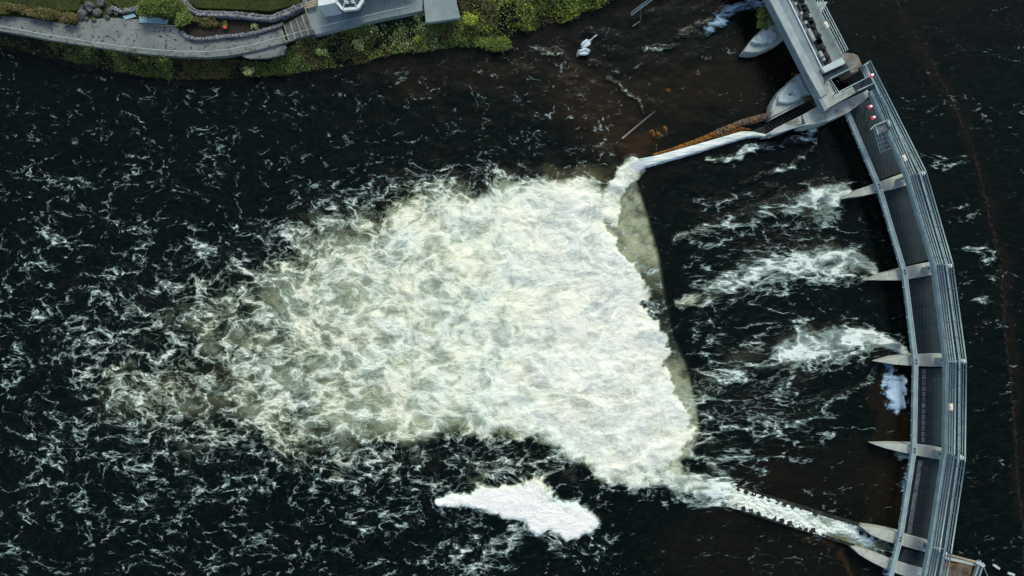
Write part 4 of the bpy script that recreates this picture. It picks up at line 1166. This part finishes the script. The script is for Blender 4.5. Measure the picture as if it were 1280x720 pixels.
# leaning pole
a, b = P(778,173,.3), P(818.5,139,2.2)
mb = MB(); mb.tube([a, b], .09, 7, .07); tag(mb.build('pole', M['pole'], smooth=True), 'long pale bare pole leaning in the shallows above the chute', 'pole')
# small rocks in the dark pool, with algae
def wet_rock(x, y, s, z, mat, lab):
    c = P(x, y, z); mb = MB()
    for k in range(5): mb.ellipsoid((c.x+random.gauss(0,.35)*s, c.y+random.gauss(0,.25)*s, c.z-.08), s*random.uniform(.2,.5), s*random.uniform(.15,.35), s*.3+.04, 8, 5, random.random()*3, .3)
    tag(mb.build('rock', M[mat]), lab, 'rock', 'wet rocks breaking the dark water')
wet_rock(820,168,.95,.12,'algae','wet orange brown rock right of the pole foot')
wet_rock(836,112,.4,.16,'algae','small orange rock in the middle of the dark pool')
wet_rock(854,110,.3,.2,'weir_stone','small pale rock beside the little orange rock in the pool')
wet_rock(884,73,.7,.1,'weir_stone','flat brown rock in the dark pool')
wet_rock(874,92,.4,.14,'weir_stone','narrow brown rock below the flat brown rock')
wet_rock(903,95,.3,.16,'weir_stone','tiny brown rock right of the narrow brown rock')
wet_rock(940,107,.4,.2,'weir_stone','brown rock in the pool west of the rounded pier')
wet_rock(942,126,.35,.2,'weir_stone','pale flat rock in the pool above the training wall')
wet_rock(991,92,.45,.3,'algae','small brown rock against the north side of the rounded pier')
wet_rock(1014,664,.5,.22,'weir_stone','brown rock against the lower wall of the fish pass')
wet_rock(1031,676,.55,.15,'algae','brown orange rock slab below the fish pass')
wet_rock(1032,643,.5,.22,'weir_stone','brown orange rock above the fish pass near the piers')

# ================================================================== SWANS
def swan(px, py, ang, label, neck, tuck=False):
    c = P(px, py, 0.28)
    e = thing('swan', c, label, 'swan', None)
    d_ = Vector((math.cos(ang), math.sin(ang), 0)); s_ = Vector((-d_.y, d_.x, 0))
    # continuous body + neck surface by rings along a spine
    spine = [(-.78,.16,.03),(-.62,.18,.13),(-.4,.16,.27),(-.1,.14,.33),(.18,.15,.28),(.36,.24,.17),(.46,.36,.1)]
    if tuck: spine += [(.42,.5,.075),(.26,.56,.065),(.08,.5,.06),(-.06,.42,.075),(-.16,.38,.035)]; lat = [0]*7+[.06,.12,.16,.18,.2]
    else: spine += [(.58,.48,.075),(.72,.6,.065),(.86,.68,.06),(1.0,.7,.075),(1.1,.68,.06),(1.16,.66,.03)]; lat = [0]*len(spine)
    mb = MB(); n = 12; vs = []
    pts = [c+d_*a+s_*l+Vector((0,0,h)) for (a, h, r), l in zip(spine, lat)]
    for i, (a, h, r) in enumerate(spine):
        tdir = (pts[min(i+1,len(pts)-1)]-pts[max(i-1,0)]).normalized()
        sd = tdir.cross(Vector((0,0,1))).normalized(); ud = sd.cross(tdir)
        for k in range(n):
            th_ = 2*math.pi*k/n
            vs.append(pts[i]+sd*math.cos(th_)*r+ud*math.sin(th_)*r*(.75 if r > .12 else 1))
    fs = [(i*n+k, i*n+(k+1)%n, (i+1)*n+(k+1)%n, (i+1)*n+k) for i in range(len(spine)-1) for k in range(n)]
    fs += [tuple(range(n)), tuple(reversed([(len(spine)-1)*n+k for k in range(n)]))]
    mb.add(vs, fs); o = mb.build('body', M['feather'], e, smooth=True)
    sub = o.modifiers.new('s', 'SUBSURF'); sub.levels = 1; sub.render_levels = 2
    for sg in (-1, 1):
        mb = MB(); q = c+d_*-.22+s_*sg*.2+Vector((0,0,.34)); mb.ellipsoid(q, .5, .17, .13, 12, 8, ang+sg*.12); mb.build('wing', M['feather'], e, smooth=True)
    bt_ = pts[-1]; pv = (pts[-1]-pts[-2]).normalized()
    mb = MB(); mb.tube([bt_-pv*.02, bt_+pv*.14], .035, 7, .012); mb.build('beak', M['beak'], e, smooth=True)
swan(733.5,55,.62,'white swan stretching its neck out towards the open water', True)
swan(731.5,66,.15,'white swan with its neck folded back beside the other swan', False, True)
c = P(722.5,66.5,.15); mb = MB(); mb.ellipsoid(c, .42, .12, .1, 10, 6, 1.3, .1); mb.ellipsoid(c+Vector((.16,-.22,.02)), .2,.08,.08, 8, 5, .6, .1)
tag(mb.build('driftwood', M['pole']), 'short piece of pale driftwood just left of the two swans', 'driftwood')

# metal ramp by the bank at the top
e = thing('gangway', P(800,8,1.0), 'narrow grey metal gangway sloping from the bank into the pool', 'gangway')
mb = MB(); mb.beam(P(789,17.5,1.1), P(818,-4,2.6), .3, .12); mb.build('walkboard', M['gate_lip'], e)
for o_ in (-.16,.16):
    mb = MB(); mb.tube([P(789,17.5,1.2)+Vector((0,o_,.0)), P(818,-4,2.7)+Vector((0,o_,0))], .03, 5); mb.build('side_rail', M['steel'], e)
mb = MB(); mb.tube([P(801,10,1.6), P(800.5,24,.6)], .07, 6); mb.build('strut', M['gate_lip'], e)
mb = MB(); mb.tube([P(800.5,26,.5), P(791,33,.35)], .06, 6); mb.build('foot', M['pole'], e)

# ================================================================== FISH PASS
# side walls with baffle teeth and a channel of white water
def fp(f):     # centre line in pixels, f 0..1 from lower end to head
    pts_ = [(908,617),(918,622),(960,634.5),(1010,652),(1050,664),(1085,674),(1132,690)]
    s_ = np.linspace(0,1,len(pts_)); return (float(np.interp(f, s_, [a for a,b in pts_])), float(np.interp(f, s_, [b for a,b in pts_])))
fpobj = thing('fish_pass', P(980,640,0), 'long narrow fish pass with toothed baffles and white water', 'fish pass')
axis = (P(1085,674)-P(918,622)).normalized(); nrm = Vector((-axis.y, axis.x, 0))
for s_, lab in ((1,'upper'),(-1,'lower')):
    mb = MB(); a = P(914,620.5,.62)+nrm*s_*1.08; b = P(1072,669.5,.9)+nrm*s_*1.08
    mb.beam(a, b, .3, 1.8); mb.build('side_wall', M['dark_wet'], fpobj)
for k in range(11):
    f = k/10; q = Vector(P(lerp(921,1018,min(1,f)), lerp(622.5,652.5,min(1,f)), .86+random.uniform(-.1,.06)))
    for s_ in (1,-1):
        a = q+nrm*s_*1.05+axis*.25*(s_ < 0); b = q+nrm*s_*.66+axis*(.25*(s_ < 0)-.18)
        mb = MB(); mb.beam(a, b, .42, .6); mb.build('baffle', M['dark_wet'], fpobj)
for k in range(5):
    f = k/4; q = P(lerp(1074,1112,f), lerp(676,688,f), .95)
    for s_ in (1,-1):
        mb = MB(); mb.beam(q+nrm*s_*1.0, q+nrm*s_*.6, .32, .6); mb.build('baffle', M['dark_wet'], fpobj)
mb = MB(); mb.beam(P(930,614,.45), P(1040,650,.55), .12, .5); mb.build('outer_sill', M['rust'], fpobj)
# channel water
mfp = wmat
gx = np.linspace(0, 1, 260); gy_ = np.linspace(-1, 1, 22)
U, V = np.meshgrid(gx, gy_, indexing='xy')
cx = np.interp(U, np.linspace(0,1,7), [908,918,960,1010,1050,1085,1132]); cy = np.interp(U, np.linspace(0,1,7), [617,622,634.5,652,664,674,690])
hw = np.interp(U, [0,.1,.3,.6,.75,1.0], [1.5,1.15,1.0,1.0,1.05,1.0])
wnz = fbm(U*40, V*3, 500, 4)
Z = -.9*(1-sstep(U, .02, .09))+.62+.35*(fbm(U*60, V*4, 501, 4, .6, True)-.5)*1.1+.12
kx = (H-Z)/H/S
XX = (cx-640)*kx+nrm.x*V*hw; YY = -(cy-360)*kx+nrm.y*V*hw
ff = np.interp(U, [0,.45,.55,.7,.76,.85,1.0], [1.0,.98,.84,.72,.72,.62,.1])+.12*(1-np.abs(V))-.05+.25*(wnz-.5)
fo = dict(stream=U*0+1, cold=U*0+.8, foam=ff, murk=sstep(ff,.3,.9)*.7, olive=U*0, bed=U*0, cool=sstep(U,.62,.9)*.6)
co = np.stack([XX, YY, Z], -1).reshape(-1,3)
nx_n, ny_n = len(gx), len(gy_)
ii = np.arange(nx_n-1)[None,:]+nx_n*np.arange(ny_n-1)[:,None]
q = np.stack([ii, ii+1, ii+nx_n+1, ii+nx_n], -1).reshape(-1,4)
me = bpy.data.meshes.new('fish_pass_water'); me.from_pydata(co.tolist(), [], q.tolist()); me.update()
me.polygons.foreach_set('use_smooth', np.ones(len(q), bool))
for k, a in fo.items():
    at = me.attributes.new(k, 'FLOAT', 'POINT'); at.data.foreach_set('value', a.astype(np.float32).ravel())
me.materials.append(wmat); o = bpy.data.objects.new('channel_water', me); col.objects.link(o); o['kind'] = 'structure'

# ================================================================== upstream details
# sunken stone weir
wl_ = [(1112,-20),(1130,22),(1155,62),(1180,108),(1203,158),(1214,182),(1226,225),(1237,275),(1248,325),(1254,372),(1256,420),(1262,470),(1268,540),(1272,600),(1278,660),(1282,740)]
mb = MB(); pr = None
for i in range(len(wl_)-1):
    a, b = P(*wl_[i], ZU), P(*wl_[i+1], ZU); L_ = (b-a).length; n = int(L_/.32)
    vis = np.interp((wl_[i][1]), [0,100,170,330,450,560,700],[.0,.3,.75,.9,.7,.5,.3])
    for k in range(n):
        c = lerp(a, b, (k+random.random())/n)
        mb.ellipsoid((c.x+random.gauss(0,.08), c.y, ZU-.16+.14*vis*random.random()+.03), random.uniform(.12,.24), random.uniform(.2,.4), .17, 7, 5, random.uniform(-.3,.5), .2)
tag(mb.build('stone_weir', M['sunk_stone']), 'thin line of sunken brown stones crossing the dark water above the footbridge', 'weir')
# timber arm and frame at bottom right
e = thing('timber_jetty', P(1205,700,2.2), 'light timber walk leading from the footbridge to a blue frame', 'jetty')
mb = MB(); mb.beam(P(1176,696,2.8), P(1222,706,2.8), .3, .12); mb.build('plank', M['pale_concrete'], e)
mb = MB(); mb.beam(P(1186,693.5,2.95), P(1226,704,2.95), .16, .12); mb.build('handrail', M['timber'], e)
mb = MB(); mb.beam(P(1226,701,3.0), P(1217,726,3.0), .16, .3); mb.build('frame_side', M['steel'], e)
mb = MB(); mb.beam(P(1229.5,704,3.0), P(1223,726,3.0), .14, .3); mb.build('frame_side', M['steel'], e)
mb = MB(); mb.beam(P(1221,702.5,3.12), P(1231,708,3.12), .3, .16); mb.build('frame_head', M['white_paint_old'], e)
mb = MB(); mb.tube([P(1230,710,2.9), P(1238,728,1.6)], .04, 5); mb.build('stay', M['steel_pale'], e)
mb = MB(); mb.ppx([(1172,702),(1216,706),(1208,740),(1158,740)], .2, 1.14); tag(mb.build('shallow_bed', M['weir_stone']), kind='structure')
for (x, y, a, l, lab) in ((1244.5,708,-.6,.75,'narrow pale float nearest the blue frame'),(1263,717,-.3,.7,'broad pale float at the bottom right corner')):
    c = P(x, y, ZU+.02); mb = MB(); mb.box((c.x,c.y,c.z), l, .24, .2, a)
    tag(mb.build('float', M['white_paint_old'], bevel=.03), lab, 'float', 'pale floats above the footbridge')

# ================================================================== CAMERA, LIGHT, WORLD
cam = bpy.data.cameras.new('camera'); co_ = bpy.data.objects.new('camera', cam); col.objects.link(co_)
co_.location = (0, 0, H); co_.rotation_euler = (0, 0, 0)
cam.sensor_width = 36; cam.lens = 18/((640/S)/H); cam.clip_end = 2000
scene.camera = co_
w = bpy.data.worlds.new('World'); scene.world = w; w.use_nodes = True
nt = w.node_tree; nt.nodes.clear()
sky = nt.nodes.new('ShaderNodeTexSky'); sky.sky_type = 'NISHITA'; sky.sun_disc = False
sky.sun_elevation = R(47); sky.sun_rotation = R(12); sky.dust_density = 2.5; sky.air_density = .8; sky.ozone_density = .2
bg = nt.nodes.new('ShaderNodeBackground'); bg.inputs[1].default_value = .15
wo = nt.nodes.new('ShaderNodeOutputWorld')
nt.links.new(sky.outputs[0], bg.inputs[0]); nt.links.new(bg.outputs[0], wo.inputs[0])
sun = bpy.data.lights.new('sun', 'SUN'); sun.energy = 1.15; sun.angle = R(16); sun.color = (.97, 1, .85)
so = bpy.data.objects.new('sun', sun); col.objects.link(so)
el, az = R(47), R(12)      # azimuth from +Y clockwise
dirv = Vector((math.sin(az)*math.cos(el), math.cos(az)*math.cos(el), math.sin(el)))
so.rotation_euler = (-dirv).to_track_quat('-Z', 'Y').to_euler(); so.location = dirv*120
scene.view_settings.view_transform = 'Standard'; scene.view_settings.look = 'None'
scene.view_settings.gamma = 1.0; scene.view_settings.exposure = 0.34
scene.cycles.max_bounces = 4; scene.cycles.diffuse_bounces = 2; scene.cycles.glossy_bounces = 2
